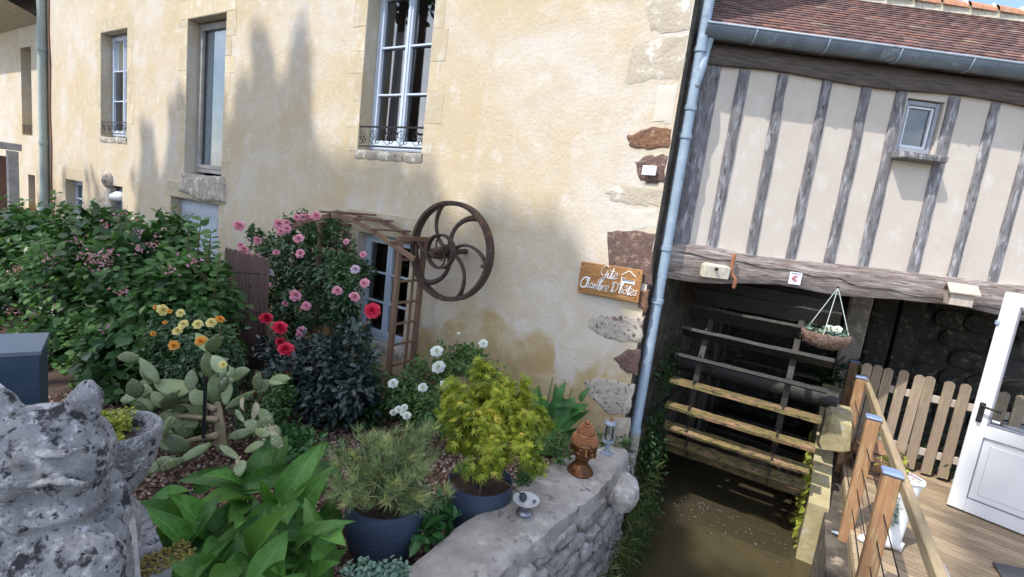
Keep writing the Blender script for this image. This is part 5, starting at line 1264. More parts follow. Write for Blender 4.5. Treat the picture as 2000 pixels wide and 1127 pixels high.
cp = thing('broad_leaf_plant', 'large clump of bright green broad pointed leaves in the foreground', 'leafy plant', (-2.5, 1.5, G))
rnd.seed(21)
spots = []
for a, b in ((330, 960), (350, 1040), (400, 930), (440, 985), (380, 1010), (430, 1060), (500, 900), (540, 900), (520, 960), (560, 1000), (480, 1010), (540, 1070), (590, 930), (610, 960), (600, 1030), (470, 1100), (390, 1110), (560, 1120), (620, 1130), (350, 990), (455, 940), (505, 1050), (580, 1080), (640, 1045), (560, 1040), (530, 930), (470, 1000), (600, 900), (430, 1130), (300, 1000), (520, 1130), (345, 1130)):
    r = Vector(ray(a + U(-8, 8), b + U(-8, 8))); z = G + U(.38, .52) - .12 * (b > 1060); p = r * (z / r.z); spots.append(p)
for i, p in enumerate(spots):
    base = Vector((-2.55 + (p.x + 2.55) * .55, 1.55 + (p.y - 1.55) * .5, G)); tl = Vector((p.x, p.y, 0)) - Vector((base.x, base.y, 0))
    az = math.atan2(tl.y, tl.x) + U(-.6, .6); el = U(.25, 1.3)
    Lf = U(.27, .42); d = Vector((math.cos(az) * math.cos(el), math.sin(az) * math.cos(el), math.sin(el)))
    st = p - d * Lf * .5
    stems(cp, [curve([base, base.lerp(st, .5) + UZ * .03, st], 4)], M['stemg'], .011)
    place_leaf(cp, bl_l, st, d, Lf, U(-.5, .5))
    for rep in range(3):
        az += U(1.5, 3.5); el = U(.3, 1.0); d2 = Vector((math.cos(az) * math.cos(el), math.sin(az) * math.cos(el), math.sin(el))); st2 = p + Vector((U(-.12, .12), U(-.12, .12), -.06 - .12 * rep)); place_leaf(cp, bl_l, st2 - d2 * .15, d2, U(.22, .34), U(-.5, .5))
cn = thing('canna', 'dark green broad leaved canna standing against the wall behind the bronze head', 'leafy plant', (-1.95, 4.0, G))
for (bx, by) in ((1075, 870), (1095, 880), (1120, 860), (1060, 850)):
    q = atz(bx, by, G); stems(cn, [[q, q + Vector((0, 0, .35)), q + Vector((.02, 0, .62))]], M['stemg'], .014)
cb = Vector((-1.95, 3.98, G))
for (a, b, az, el, Lf) in ((1060, 800, 2.6, 1.2, .34), (1085, 800, 1.2, 1.35, .40), (1105, 810, .4, 1.2, .36), (1065, 830, 3.3, .5, .30), (1110, 790, .0, .55, .30), (1130, 800, -.2, .8, .24), (1080, 850, -1.6, .4, .30), (1100, 860, -.9, .3, .28), (1050, 850, 3.6, .3, .28), (1125, 850, -.2, .2, .26), (1070, 880, -2.2, .1, .26), (1090, 780, 1.9, 1.2, .34), (1120, 820, .6, .9, .34), (1060, 860, -2.6, .4, .32), (1140, 770, .2, 1.4, .16), (1095, 765, .5, 1.5, .20), (1048, 770, 2.5, .9, .26)):
    p = aty(a, b, 3.95); d = Vector((math.cos(az) * math.cos(el), math.sin(az) * math.cos(el), math.sin(el))); place_leaf(cn, bl_d, p - d * Lf * .5, d, Lf, U(-.6, .6))

# ------------------------------------------------------------------ prickly pear
rnd.seed(5)
ct = thing('prickly_pear', 'sprawling pale green prickly pear cactus with woody trunk', 'cactus', tuple(atz(500, 870, G)))
def pad(a, b, w, y0, y1, m='cactus', th=.26, name='pad'):
    y0 -= .33; y1 -= .33; A = aty(*a, y0); B = aty(*b, y1)
    if A.z < G + .04: A = atz(*a, G + .04)
    if B.z < G + .05: B = atz(*b, G + .05)
    d = B - A; Lp = d.length; d.normalize()
    wm = w / 960 * (A.length) * .5 * (.86 if name == 'pad' else 1.05); view = (-(A + B) / 2).normalized(); view = (view + Vector((U(-.5, .5), 0, U(-.4, .4)))).normalized()
    y = view.cross(d).normalized(); z = d.cross(y); mb = MB(); seg, rg = 14, 9
    for i in range(rg + 1):
        t_ = i / rg; prof = math.sin(math.pi * t_ ** .85) ** .75 if 0 < t_ < 1 else .02; prof = max(prof, .30 if t_ < .06 else .02)
        if name != 'pad': prof = 1.1 - .35 * t_ + .08 * math.sin(t_ * 17)
        for k in range(seg):
            an = 2 * math.pi * k / seg; w2 = wm * prof * (1 + .04 * math.sin(an * 3 + i))
            mb.v.append(tuple(A + d * (Lp * t_) + y * (w2 * math.cos(an)) + z * (w2 * th * math.sin(an) + .02 * Lp * math.sin(t_ * 3))))
    for i in range(rg):
        for k in range(seg): q = i * seg + k; r2 = i * seg + (k + 1) % seg; mb.f.append((q, r2, r2 + seg, q + seg))
    mb.f += [tuple(range(seg)), tuple(rg * seg + k for k in range(seg))]
    o = mb.build(name, M[m], ct, True)
    if name == 'pad':
        pts = []; sm = MB()
        for i in range(4):
            for j in range(3):
                t_ = .2 + i * .2; s_ = (j - 1) * .55 * math.sin(math.pi * t_); q = A + d * (Lp * t_) + y * (wm * s_) + z * (wm * th * .95 * math.sqrt(max(0, 1 - s_ * s_)) * math.sin(math.pi * t_) ** .7); sm.box(q, (.007, .007, .007), j=.002)
        sm.build('areoles', M['spine'], o, kind='stuff')
pads = [((419, 790), (419, 730), 30, 2.2, 2.2), ((411, 742), (408, 686), 36, 2.22, 2.15), ((434, 765), (439, 728), 20, 2.1, 2.05), ((441, 790), (446, 738), 22, 2.2, 2.3), ((392, 778), (298, 744), 40, 2.15, 2.0), ((310, 748), (272, 698), 20, 2.0, 1.95),
        ((400, 790), (372, 762), 30, 2.1, 2.05), ((300, 800), (268, 776), 24, 1.95, 1.9), ((324, 796), (296, 764), 24, 2.0, 1.95), ((441, 797), (500, 762), 15, 2.15, 2.2), ((498, 764), (528, 742), 24, 2.2, 2.25), ((352, 858), (322, 800), 32, 2.05, 2.0),
        ((372, 873), (300, 862), 36, 2.0, 1.85), ((412, 866), (345, 905), 18, 2.0, 1.8), ((360, 895), (308, 920), 18, 1.8, 1.7), ((445, 855), (505, 838), 18, 2.1, 2.05), ((498, 842), (532, 850), 18, 2.05, 2.0), ((385, 830), (350, 812), 30, 2.1, 2.1), ((400, 810), (362, 790), 26, 2.15, 2.1),
        ((340, 850), (296, 836), 26, 1.95, 1.9), ((460, 800), (478, 826), 10, 2.15, 2.1), ((520, 830), (515, 866), 12, 2.05, 2.0), ((375, 850), (340, 830), 28, 2.1, 2.0), ((430, 870), (470, 900), 14, 1.95, 1.9), ((310, 830), (280, 818), 22, 1.95, 1.9), ((505, 800), (535, 830), 22, 2.2, 2.2), ((330, 880), (318, 850), 22, 1.9, 1.9)]
pad((434, 880), (424, 785), 15, 2.15, 2.2, 'cactusw', .9, 'trunk')
pad((425, 850), (365, 862), 10, 2.1, 2.0, 'cactusw', .9, 'branch'); pad((425, 820), (345, 812), 8, 2.1, 2.05, 'cactusw', .9, 'branch'); pad((420, 800), (365, 770), 8, 2.15, 2.1, 'cactusw', .9, 'branch')
for p_ in pads:
    pad(*p_); (a0_, b0_), (a1_, b1_) = p_[0], p_[1]
    for _k in range(2 if p_[2] > 20 else 1):
        ang_ = math.atan2(b1_ - b0_, a1_ - a0_) + rnd.choice((-1, 1)) * U(.5, 1.1); ln_ = U(32, 48); pad((a1_, b1_), (a1_ + ln_ * math.cos(ang_), b1_ + ln_ * math.sin(ang_) * .9), U(20, 28), p_[4], p_[4] + U(-.08, .05))
for k in range(9):
    a = aty(444 + U(-12, 14), 735 + U(-14, 14), 1.72); mb = MB(); ball(mb, a, .016, 8, 6, (1, 1, 1.6)); mb.build('bud', M['cactus'], ct, True)
bloom(ct, 'yellow', aty(436, 712, 1.72), .034)
for (a, b) in ((350, 780), (475, 775), (500, 785), (520, 835), (515, 850), (460, 905), (470, 890), (350, 810)):
    p = aty(a, b, 1.75); o = place_leaf(ct, bl_l[:3], p, Vector((U(-1, 1), U(-.5, .2), U(-1, .2))), U(.08, .14), U(-1, 1)); o.data = o.data.copy(); o.data.materials[0] = M['spine']; o.name = 'withered_pad'
stk = thing('plant_stake', 'thin black stake standing in the prickly pear', 'stake', tuple(atz(398, 860, G)))
a = aty(397, 855, 1.70); b = aty(402, 735, 1.70); mb = MB(); mb.tube([a, b], .012, 8); mb.build('stake', M['blackm'], stk)
rnd.seed(33)
# ------------------------------------------------------------------ flowering shrubs
sh = thing('flowering_shrub', 'big leafy green shrub with scattered mauve pink flower clusters at the left', 'shrub', (-6, 2.3, G))
def ep(px, py, y, r): p = aty(px, py, y); return ((p.x, p.y, p.z), r)
els = [ep(60, 560, 2.3, (1.1, .55, .7)), ep(180, 560, 2.3, (1.0, .6, .75)), ep(290, 570, 2.35, (.75, .55, .70)), ep(370, 600, 2.4, (.5, .45, .55)), ep(150, 700, 2.1, (.9, .55, .55)), ep(260, 710, 2.1, (.7, .5, .5)), ep(60, 700, 2.1, (1.2, .5, .6)), ep(350, 720, 2.3, (.45, .4, .45)), ep(225, 790, 2.0, (.7, .4, .35)), ep(200, 460, 2.5, (.8, .4, .35)), ep(60, 460, 2.5, (1.0, .4, .35)), ep(320, 490, 2.5, (.5, .4, .3)), ep(0, 620, 2.2, (1.2, .6, .9))]
foliage('foliage', L['shrub'], sh, els, 26000, .085, T_WIDE, 240, .13, .30, up=1.0, droop=.35)
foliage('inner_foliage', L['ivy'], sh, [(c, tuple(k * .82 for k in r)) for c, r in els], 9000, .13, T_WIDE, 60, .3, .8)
for (a, b, c_, d_) in ((40, 430, 45, 392), (100, 440, 108, 378), (180, 430, 182, 395), (230, 440, 236, 412), (380, 500, 392, 430), (300, 450, 312, 425), (370, 470, 365, 440), (140, 440, 142, 405), (415, 540, 430, 500), (70, 440, 70, 405), (265, 440, 270, 420), (10, 450, 4, 415), (400, 500, 412, 455)):
    p0_, p1_ = aty(a, b + 50, 2.45), aty(c_, d_, 2.45); stems(sh, [curve([p0_, p0_.lerp(p1_, .5) + Vector((U(-.02, .02), 0, 0)), p1_], 4)], M['stemb'], .008)
    nn = 16; t_ = np.repeat(np.linspace(.25, 1, 8), 2); P = np.array(p0_)[None] * (1 - t_[:, None]) + np.array(p1_)[None] * t_[:, None]
    sg_ = np.tile([1, -1], 8); D = np.stack([sg_ * 1.0, RNG.normal(0, .5, nn), np.full(nn, .35)], 1); leaves('sprig', L['shrub'], sh, P, D, np.tile([0, -.5, 1.], (nn, 1)) + RNG.normal(0, .3, (nn, 3)), RNG.uniform(.08, .14, nn), T_WIDE, 'stuff')
for (a, b, k) in ((175, 503, 26), (195, 515, 20), (208, 495, 12), (100, 505, 16), (38, 528, 18), (215, 497, 10), (276, 484, 12), (242, 570, 14), (15, 602, 9), (28, 608, 12), (70, 608, 8), (150, 470, 10), (75, 558, 6), (240, 420, 8), (205, 440, 8), (375, 512, 8), (300, 480, 8), (110, 602, 6), (200, 640, 5), (330, 530, 6), (265, 455, 7)):
    p = aty(a, b, 1.72); n_ = int(k * 1.9); P = np.array(p) + RNG.normal(size=(n_, 3)) * np.array([.035, .03, .022]) * (.6 + k / 20)
    leaves('flower_cluster', L['heart'], sh, P, sph(n_), sph(n_), RNG.uniform(.018, .032, n_), T_WIDE, 'stuff')
def rose_bush(name, label, els, n, lf, size, base, stems_to, blooms, grp=None, clumps=60, spread=.2, inner=None):
    t = thing(name, label, 'rose bush', base)
    foliage('foliage', L[lf], t, els, n, size, T_LEAF, clumps, spread, .3, up=.8, droop=.2)
    for s_ in stems_to: stems(t, [curve([Vector(base), Vector(base).lerp(Vector(s_), .5) + Vector((U(-.06, .06), U(-.04, .04), .03)), Vector(s_)], 5)], M['stemb'], .012)
    for (col, a, b, r, y) in blooms:
        p = aty(a, b, y); bloom(t, col, p, r)
    return t
# pink climbing rose on the arbour
pe = [ep(560, 500, 3.9, (.42, .25, .36)), ep(640, 500, 3.9, (.40, .24, .42)), ep(600, 580, 3.85, (.42, .25, .36)), ep(535, 560, 3.85, (.26, .2, .35)), ep(680, 550, 3.8, (.24, .2, .34)), ep(600, 450, 3.95, (.45, .2, .18)), ep(500, 480, 3.95, (.12, .12, .22)), ep(660, 610, 3.85, (.25, .2, .22)), ep(560, 630, 3.8, (.3, .2, .2))]
rose_bush('climbing_rose', 'climbing rose full of pink blooms covering the left side of the arbour', pe, 11000, 'rose', .062, (-5.05, 3.9, G), [aty(570, 560, 3.9), aty(640, 560, 3.9), aty(600, 480, 3.9), aty(520, 520, 3.9)],
    [('pink', a, b, r, y) for a, b, r, y in ((467, 441, .085, 3.75), (545, 437, .07, 3.7), (560, 447, .075, 3.65), (580, 425, .06, 3.7), (592, 425, .06, 3.75), (618, 422, .075, 3.65), (583, 466, .070, 3.55), (587, 495, .065, 3.5), (503, 470, .06, 3.6), (476, 487, .075, 3.65), (486, 500, .07, 3.6), (480, 519, .055, 3.6), (488, 533, .05, 3.6), (482, 552, .085, 3.6), (504, 502, .05, 3.55), (540, 493, .05, 3.55), (521, 558, .065, 3.5), (577, 577, .08, 3.45), (598, 598, .075, 3.45), (557, 593, .05, 3.5), (659, 568, .065, 3.45), (692, 580, .062, 3.4), (712, 553, .06, 3.45), (709, 497, .05, 3.5), (589, 646, .07, 3.4), (520, 675, .055, 3.45), (585, 655, .05, 3.4), (600, 423, .06, 3.8), (560, 435, .06, 3.75), (548, 452, .06, 3.6), (470, 480, .06, 3.7), (676, 472, .04, 3.5))]
    + [('lilac', 694, 526, .055, 3.45), ('lilac', 505, 566, .06, 3.5), ('lilac', 500, 592, .06, 3.45), ('lilac', 528, 532, .05, 3.5)], clumps=150, spread=.16)
# dark red rose
re_ = [ep(600, 720, 3.0, (.40, .3, .24)), ep(670, 700, 3.0, (.28, .25, .22)), ep(550, 700, 2.95, (.28, .2, .14)), ep(640, 770, 2.95, (.38, .28, .2)), ep(700, 660, 3.0, (.12, .12, .12)), ep(690, 760, 2.95, (.2, .2, .2)), ep(570, 745, 2.95, (.2, .2, .14))]
rose_bush('red_rose', 'dark blue green rose shrub with crimson blooms in front of the climbing rose', re_, 5200, 'bluerose', .072, (-3.9, 3.05, G), [aty(600, 700, 3), aty(680, 680, 3), aty(540, 660, 2.9), aty(725, 620, 2.95), aty(550, 640, 2.9)],
    [('red', 520, 622, .082, 2.85), ('red', 547, 640, .098, 2.75), ('red', 558, 682, .090, 2.7), ('red', 727, 607, .072, 2.85), ('red', 563, 733, .05, 2.75), ('red', 548, 668, .055, 2.8)], clumps=90, spread=.17)
# yellow and orange rose
ye = [ep(350, 750, 2.35, (.3, .15, .22)), ep(420, 740, 2.4, (.25, .15, .2)), ep(350, 650, 2.1, (.22, .2, .18)), ep(400, 660, 2.1, (.26, .2, .2)), ep(370, 710, 2.1, (.3, .22, .2)), ep(330, 690, 2.05, (.15, .15, .2)), ep(440, 690, 2.3, (.2, .15, .15))]
rose_bush('yellow_rose', 'rose bush with pale yellow and orange blooms in front of the big shrub', ye, 4600, 'rose', .05, (-4.45, 2.4, G), [aty(350, 640, 2), aty(400, 650, 2), aty(430, 640, 2.1)],
    [(c, a, b, r, 1.82) for c, a, b, r in (('yellow', 318, 605, .050), ('yellow', 353, 611, .038), ('yellow', 359, 633, .045), ('yellow', 387, 633, .046), ('yellow', 413, 630, .042), ('orange', 429, 624, .040), ('yellow', 347, 646, .042), ('orange', 393, 667, .046), ('orange', 340, 675, .044), ('orange', 322, 630, .025), ('orange', 299, 652, .028), ('orange', 304, 600, .026), ('orange', 331, 608, .024))], clumps=60, spread=.2)
# white rose
we = [ep(880, 700, 3.9, (.22, .2, .16)), ep(830, 740, 3.7, (.25, .2, .2)), ep(790, 780, 3.4, (.28, .2, .18)), ep(920, 690, 3.9, (.14, .1, .10)), ep(740, 770, 3.3, (.2, .15, .2)), ep(850, 800, 3.3, (.25, .2, .15)), ep(940, 720, 3.7, (.2, .15, .12)), ep(720, 720, 3.4, (.12, .12, .25))]
rose_bush('white_rose', 'light green rose bush with white blooms at the foot of the arbour', we, 5200, 'whiterose', .05, (-3.2, 3.6, G), [aty(880, 700, 3.8), aty(830, 730, 3.7), aty(895, 665, 3.8), aty(945, 680, 3.8)],
    [('white', a, b, r, y) for a, b, r, y in ((853, 686, .072, 3.5), (857, 717, .07, 3.5), (944, 671, .052, 3.6), (868, 752, .05, 3.2), (768, 749, .052, 3.1), (826, 757, .045, 3.2), (778, 800, .045, 2.9), (790, 796, .042, 2.9), (768, 806, .04, 2.9), (795, 812, .042, 2.85), (982, 752, .05, 3.3), (896, 651, .018, 3.6), (788, 806, .04, 2.88))], clumps=90, spread=.2)
# low plants between
def low(name, label, els, n, lf, size, tm=T_LEAF, cat='plant', base=None):
    t = thing(name, label, cat, base or (els[0][0][0], els[0][0][1], G)); foliage('foliage', L[lf], t, els, n, size, tm, 30, .25, .4, up=.9); return t
low('leafy_herb', 'bright green leafy herb growing right of the prickly pear', [ep(545, 800, 2.5, (.10, .1, .25)), ep(550, 760, 2.6, (.1, .1, .12))], 700, 'whiterose', .05)
low('ground_herb', 'low dark green herbs under the prickly pear', [ep(350, 830, 2.0, (.35, .15, .07)), ep(500, 810, 2.2, (.25, .2, .08))], 900, 'ivy', .05)
low('leafy_herb', 'dark undergrowth at the foot of the crimson rose shrub', [ep(640, 800, 3.0, (.4, .2, .12)), ep(470, 760, 2.9, (.4, .2, .15)), ep(710, 810, 3.1, (.2, .15, .15))], 1800, 'ivy', .06)
low('ground_herb', 'low green weeds on the gravel beside the maple pot', [ep(1020, 930, 3.0, (.08, .1, .06)), ep(1090, 870, 3.4, (.12, .2, .06)), ep(1195, 862, 4.1, (.14, .1, .05))], 500, 'whiterose', .045)
low('ground_herb', 'broad dark weed leaves between the two blue pots', [ep(860, 1000, 2.35, (.10, .1, .04)), ep(840, 1040, 2.1, (.06, .08, .03))], 160, 'cannad', .09)
low('creeping_succulent', 'grey green creeping succulent at the foot of the nearer blue pot', [ep(735, 1125, 1.55, (.13, .06, .03)), ep(700, 1127, 1.5, (.08, .06, .03)), ep(765, 1118, 1.6, (.08, .06, .03))], 900, 'sedum', .026, T_WIDE)
low('small_conifer', 'small pale conifer seedling left of the blue pot', [ep(645, 888, 2.2, (.05, .05, .05))], 120, 'pine', .05, T_NEEDLE)
low('leafy_herb', 'bushy green herbs behind the broad leaves near the cactus foot', [ep(590, 870, 2.3, (.18, .15, .10)), ep(560, 850, 2.4, (.1, .1, .1))], 500, 'cannad', .06)

# ------------------------------------------------------------------ sculptures
def remesh(name, mb, m, parent, vox=.009, disp=.006, dsc=.05, smooth=2):
    o = mb.build(name, m, parent, True)
    r = o.modifiers.new('remesh', 'REMESH'); r.mode = 'VOXEL'; r.voxel_size = vox; r.use_smooth_shade = True
    s_ = o.modifiers.new('smooth', 'SMOOTH'); s_.iterations = smooth; s_.factor = .5
    if disp:
        tx = bpy.data.textures.new(name + '_relief', 'CLOUDS'); tx.noise_scale = dsc; tx.noise_depth = 3
        d = o.modifiers.new('relief', 'DISPLACE'); d.texture = tx; d.strength = disp; d.mid_level = .5
    return o
# stone bulldog on the parapet, looking away over the garden to the left
def D3(px, py, t): r = Vector(ray(px, py)); return r / r.dot(Vector(W[:, 2])) * t
dt = 1.22
dg = thing('dog_statue', 'weathered grey stone statue of a seated bulldog in the near left corner', 'statue', tuple(D3(100, 1250, dt)))
cr, cu, cf = Vector(W[:, 0]), -Vector(W[:, 1]), Vector(W[:, 2])
def E_(mb, px, py, t, sx, sy, sz, seg=20, tilt=0):
    c = D3(px, py, t); k = t / FPX
    b0 = len(mb.v); ball(mb, (0, 0, 0), 1, seg, 14)
    hr = Vector((cr.x, cr.y, 0)).normalized(); hf = UZ.cross(hr)
    ct_, st_ = math.cos(tilt), math.sin(tilt)
    for i in range(b0, len(mb.v)):
        v = mb.v[i]; x, y, z = v[0] * sx * k, v[1] * sy * k, v[2] * sz * k
        x, z = x * ct_ + z * st_, -x * st_ + z * ct_
        mb.v[i] = tuple(c + hr * x + hf * y + UZ * z)
mb = MB()
E_(mb, 92, 880, dt, 112, 95, 92)            # skull
E_(mb, 30, 900, dt - .03, 95, 90, 85); E_(mb, 140, 905, dt, 62, 75, 85)
E_(mb, 165, 795, dt, 33, 24, 58, tilt=.22); E_(mb, 140, 825, dt, 42, 30, 45, tilt=.6)      # right ear
E_(mb, 8, 810, dt - .02, 34, 24, 55, tilt=-.25); E_(mb, 30, 840, dt, 45, 32, 40, tilt=-.5)
E_(mb, 95, 975, dt, 98, 88, 42)             # jowls
E_(mb, 60, 1080, dt, 118, 100, 110); E_(mb, 120, 1130, dt - .02, 105, 95, 120); E_(mb, 40, 1200, dt, 160, 110, 130)
E_(mb, 205, 1000, dt + .10, 42, 42, 95); E_(mb, 212, 1110, dt + .08, 40, 40, 120); E_(mb, 200, 1220, dt + .06, 55, 50, 100)
remesh('body', mb, M['lichen'], dg, .0075, .02, .035, 1)
mb = MB()
for (y_, w_, yo) in ((880, 88, -.100), (940, 92, -.104)):      # folds of the brow
    pts = [D3(95 + w_ * math.sin(a), y_ + 12 * math.cos(a) - 8 + 5 * math.sin(a * 5 + y_), dt + yo * math.cos(a) * .93) for a in np.linspace(-1.25, 1.2, 16)]
    mb.tube(pts, [.003 + .013 * math.sin(math.pi * i / 15) for i in range(16)], 8, flat=.6)
remesh('folds', mb, M['lichen'], dg, .006, .012, .02, 2)
# fluted shell planter behind it, on a column
ur = thing('stone_planter', 'weathered fluted stone bowl planter behind the dog statue', 'planter', tuple(D3(225, 1000, 1.55)))
uc = D3(222, 862, 1.55); ub = uc - UZ * .13
R_ = .118
mb = MB(); mb.lathe([(.0, -.15), (.035, -.15), (.05, -.12), (.085, -.06), (.108, .0), (.118, .05), (.126, .085), (.130, .10), (.122, .112), (.108, .108), (.10, .085), (.09, .07), (0, .065)], uc - UZ * .06, 72, fl=lambda a, z: 1 + (.05 * abs(math.sin(a * 12)) if -.13 < z < .07 else 0)); o = mb.build('bowl', M['lichen'], ur, True, sharp=60)
tx = bpy.data.textures.new('bowl_relief', 'CLOUDS'); tx.noise_scale = .02; d = o.modifiers.new('relief', 'DISPLACE'); d.texture = tx; d.strength = .006
mb = MB(); mb.lathe([(.06, 0), (.055, .04), (.05, .10), (.075, .2), (.07, .3), (.04, .34)], uc - UZ * .54, 24, fl=lambda a, z: 1 + .05 * math.sin(a * 3 + z * 9)); o = mb.build('column', M['lichen'], ur, True)
mb = MB(); mb.lathe([(.098, .025), (.05, .03), (0, .034)], uc - UZ * .02, 20); mb.build('soil', M['soil'], ur, True)
st = thing('stonecrop', 'yellow green stonecrop growing in the stone planter', 'succulent', tuple(uc))
foliage('foliage', L['moss'], st, [((uc.x - .05, uc.y + .02, uc.z + .04), (.05, .05, .045)), ((uc.x + .0, uc.y - .06, uc.z + .015), (.07, .025, .02)), ((uc.x + .06, uc.y - .01, uc.z + .02), (.04, .025, .02)), ((uc.x - .06, uc.y - .05, uc.z + .02), (.04, .03, .03))], 1500, .014, T_WIDE, 60, .16, .3)
# parapet slab under the statue
pp = thing('stone_parapet', 'mossy stone parapet slab carrying the statue and planter', 'parapet', (-1.6, .5, -1.3))
e1 = D3(238, 975, 1.5); e2 = D3(268, 980, 1.5); zt3 = -1.10
k0_, k1_ = atz(275, 1127, zt3), atz(262, 985, zt3)
mb = MB(); mb.prism([(-3.2, -.05, zt3 - .16), (k0_.x, -.05, zt3 - .16), (k0_.x, k0_.y, zt3 - .16), (k1_.x, k1_.y, zt3 - .16), (-3.2, k1_.y, zt3 - .16)], (0, 0, .16)); mb.build('slab', M['lichenl'], pp)
mb = MB(); q0_, q1_ = atz(335, 1127, zt3 - .2), atz(285, 1010, zt3 - .2)
mb.prism([(-3.2, -.1, -2.9), (q0_.x, -.1, -2.9), (q0_.x, q0_.y, -2.9), (q1_.x, q1_.y, -2.9), (-3.2, q1_.y, -2.9)], (0, 0, 2.9 + zt3 - .163)); mb.build('masonry', M['lichen'], pp)
n = 500; P = np.stack([RNG.uniform(q0_.x - .10, q0_.x - .0, n), RNG.uniform(q0_.y - .15, q1_.y, n), np.full(n, zt3 - .158)], 1); leaves('moss', leafmat('brown_moss', (.12, .11, .03), (.26, .20, .05), .9, .1), pp, P, sph(n), np.tile([0, 0, 1.], (n, 1)), .014, T_WIDE, 'stuff')
# blue cabinet
cbt = thing('utility_cabinet', 'blue grey metal cabinet with a pale sloping lid at the left edge', 'cabinet', tuple(D3(20, 900, 2.9)))
ca_, cb_ = D3(75, 662, 3.15), D3(77, 690, 2.85)
xr = cb_.x; zc = cb_.z - .02
zc = -1.08; f1 = atz(76, 690, zc); f0 = atz(-60, 697, zc); dirx = (f0 - f1); dirx.z = 0; dirx.normalize(); w_ = .62; dep = Vector((-dirx.y, dirx.x, 0)); dep = dep if dep.dot(Vector((0, 1, 0))) > 0 else -dep
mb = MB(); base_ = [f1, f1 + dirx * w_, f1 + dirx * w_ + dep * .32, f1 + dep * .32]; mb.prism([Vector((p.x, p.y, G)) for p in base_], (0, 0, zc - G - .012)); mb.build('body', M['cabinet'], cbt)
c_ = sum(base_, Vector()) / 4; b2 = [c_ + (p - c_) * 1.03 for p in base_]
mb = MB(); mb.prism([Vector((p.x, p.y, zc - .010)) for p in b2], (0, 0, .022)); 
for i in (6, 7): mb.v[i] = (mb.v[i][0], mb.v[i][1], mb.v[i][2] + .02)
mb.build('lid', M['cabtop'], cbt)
# bronze head
BC = atz(1133, 922, TOPW); hb = thing('bronze_head', 'bronze painted head bust with golden curls and pointed topknot on the low wall', 'bust', tuple(BC))
bz = TOPW - .01; fa = math.radians(-58); FD = Vector((math.cos(fa), math.sin(fa), 0)); SD = Vector((-FD.y, FD.x, 0))       # face looks over the water to the right
def HB(f_, s_, z): return Vector((BC.x, BC.y, bz)) + FD * f_ * 1.12 + SD * s_ * 1.2 + UZ * z
def hball(mb, f_, s_, z, rf, rs2, rz, seg=18):
    b0 = len(mb.v); ball(mb, (0, 0, 0), 1, seg, 12)
    for i in range(b0, len(mb.v)): v = mb.v[i]; mb.v[i] = tuple(HB(f_ + v[0] * rf, s_ + v[1] * rs2, z + v[2] * rz))
mb = MB()
hball(mb, 0, 0, .225, .088, .076, .105); hball(mb, .018, 0, .165, .060, .052, .058); hball(mb, .045, 0, .138, .022, .026, .018)
mb.tube([HB(-.012, 0, .06), HB(-.008, 0, .16)], [.055, .046], 18)
mb.tube([HB(-.01, 0, 0), HB(-.01, 0, .012), HB(-.012, 0, .05), HB(-.012, 0, .085)], [.105, .108, .082, .05], 20)
mb.tube([HB(.080, 0, .235), HB(.094, 0, .208), HB(.103, 0, .186)], [.009, .011, .015], 10); hball(mb, .092, .010, .184, .010, .009, .007, 10); hball(mb, .092, -.010, .184, .010, .009, .007, 10)
hball(mb, .082, 0, .166, .012, .022, .006, 12); hball(mb, .080, 0, .156, .012, .017, .007, 12)
for s_ in (-1, 1):
    mb.tube(curve([HB(.082, s_ * .008, .243), HB(.080, s_ * .03, .250), HB(.062, s_ * .055, .238)], 5), .0045, 8)
    hball(mb, .070, s_ * .030, .226, .013, .018, .009, 12); hball(mb, .052, s_ * .040, .185, .026, .022, .026, 12)
    hball(mb, -.005, s_ * .078, .205, .016, .008, .036, 12); hball(mb, .000, s_ * .078, .160, .009, .007, .034, 12)
remesh('face', mb, M['bronze'], hb, .0035, 0, smooth=2)
mb = MB()
for s_ in (-1, 1):
    mb.tube(curve([HB(.0845, s_ * .014, .224), HB(.083, s_ * .030, .2195), HB(.072, s_ * .045, .2235)], 4), .0016, 6)
mb.tube(curve([HB(.094, -.02, .161), HB(.0965, 0, .1605), HB(.094, .02, .161)], 4), .0013, 6); mb.build('lash_line', M['blackm'], hb, True)
curls = [] ; mb = MB(); hball(mb, -.006, 0, .262, .083, .078, .088); hball(mb, -.012, 0, .340, .045, .042, .055); mb.tube([HB(-.012, 0, .37), HB(-.012, 0, .40), HB(-.012, 0, .415)], [.03, .014, .004], 12)
mb.build('hair', M['bronze'], hb, True)
cme = MB(); ball(cme, (0, 0, 0), 1, 8, 5); cme = cme.mesh('curl', M['bronzel'], smooth=True)
for ri in range(14):
    z = .252 + ri * .0128; t_ = (z - .262) / .088
    rf = .085 * math.sqrt(max(0, 1 - t_ * t_)) if z < .325 else .048 * math.sqrt(max(0, 1 - ((z - .340) / .062) ** 2)) + .002
    if z >= .325 and rf < .048: rf = max(rf, .04 * (1 - (z - .34) / .08))
    if z >= .405: rf = .006
    cntc = max(3, int(2 * math.pi * rf / .0165))
    for k in range(cntc):
        a = 2 * math.pi * (k + .5 * (ri % 2)) / cntc
        if z < .262 and math.cos(a) > .86: continue
        if z < .27 and math.cos(a) > .93: continue
        o = link('curl', cme, hb, None, HB(-.008 + rf * math.cos(a), rf * .93 * math.sin(a), z)); o.scale = (.0098,) * 3
for ri in range(5):
    z = .19 + ri * .0128
    for k in range(14):
        a = math.pi * (.60 + .80 * k / 13); o = link('curl', cme, hb, None, HB(-.008 + .080 * math.cos(a), .076 * math.sin(a), z)); o.scale = (.0098,) * 3
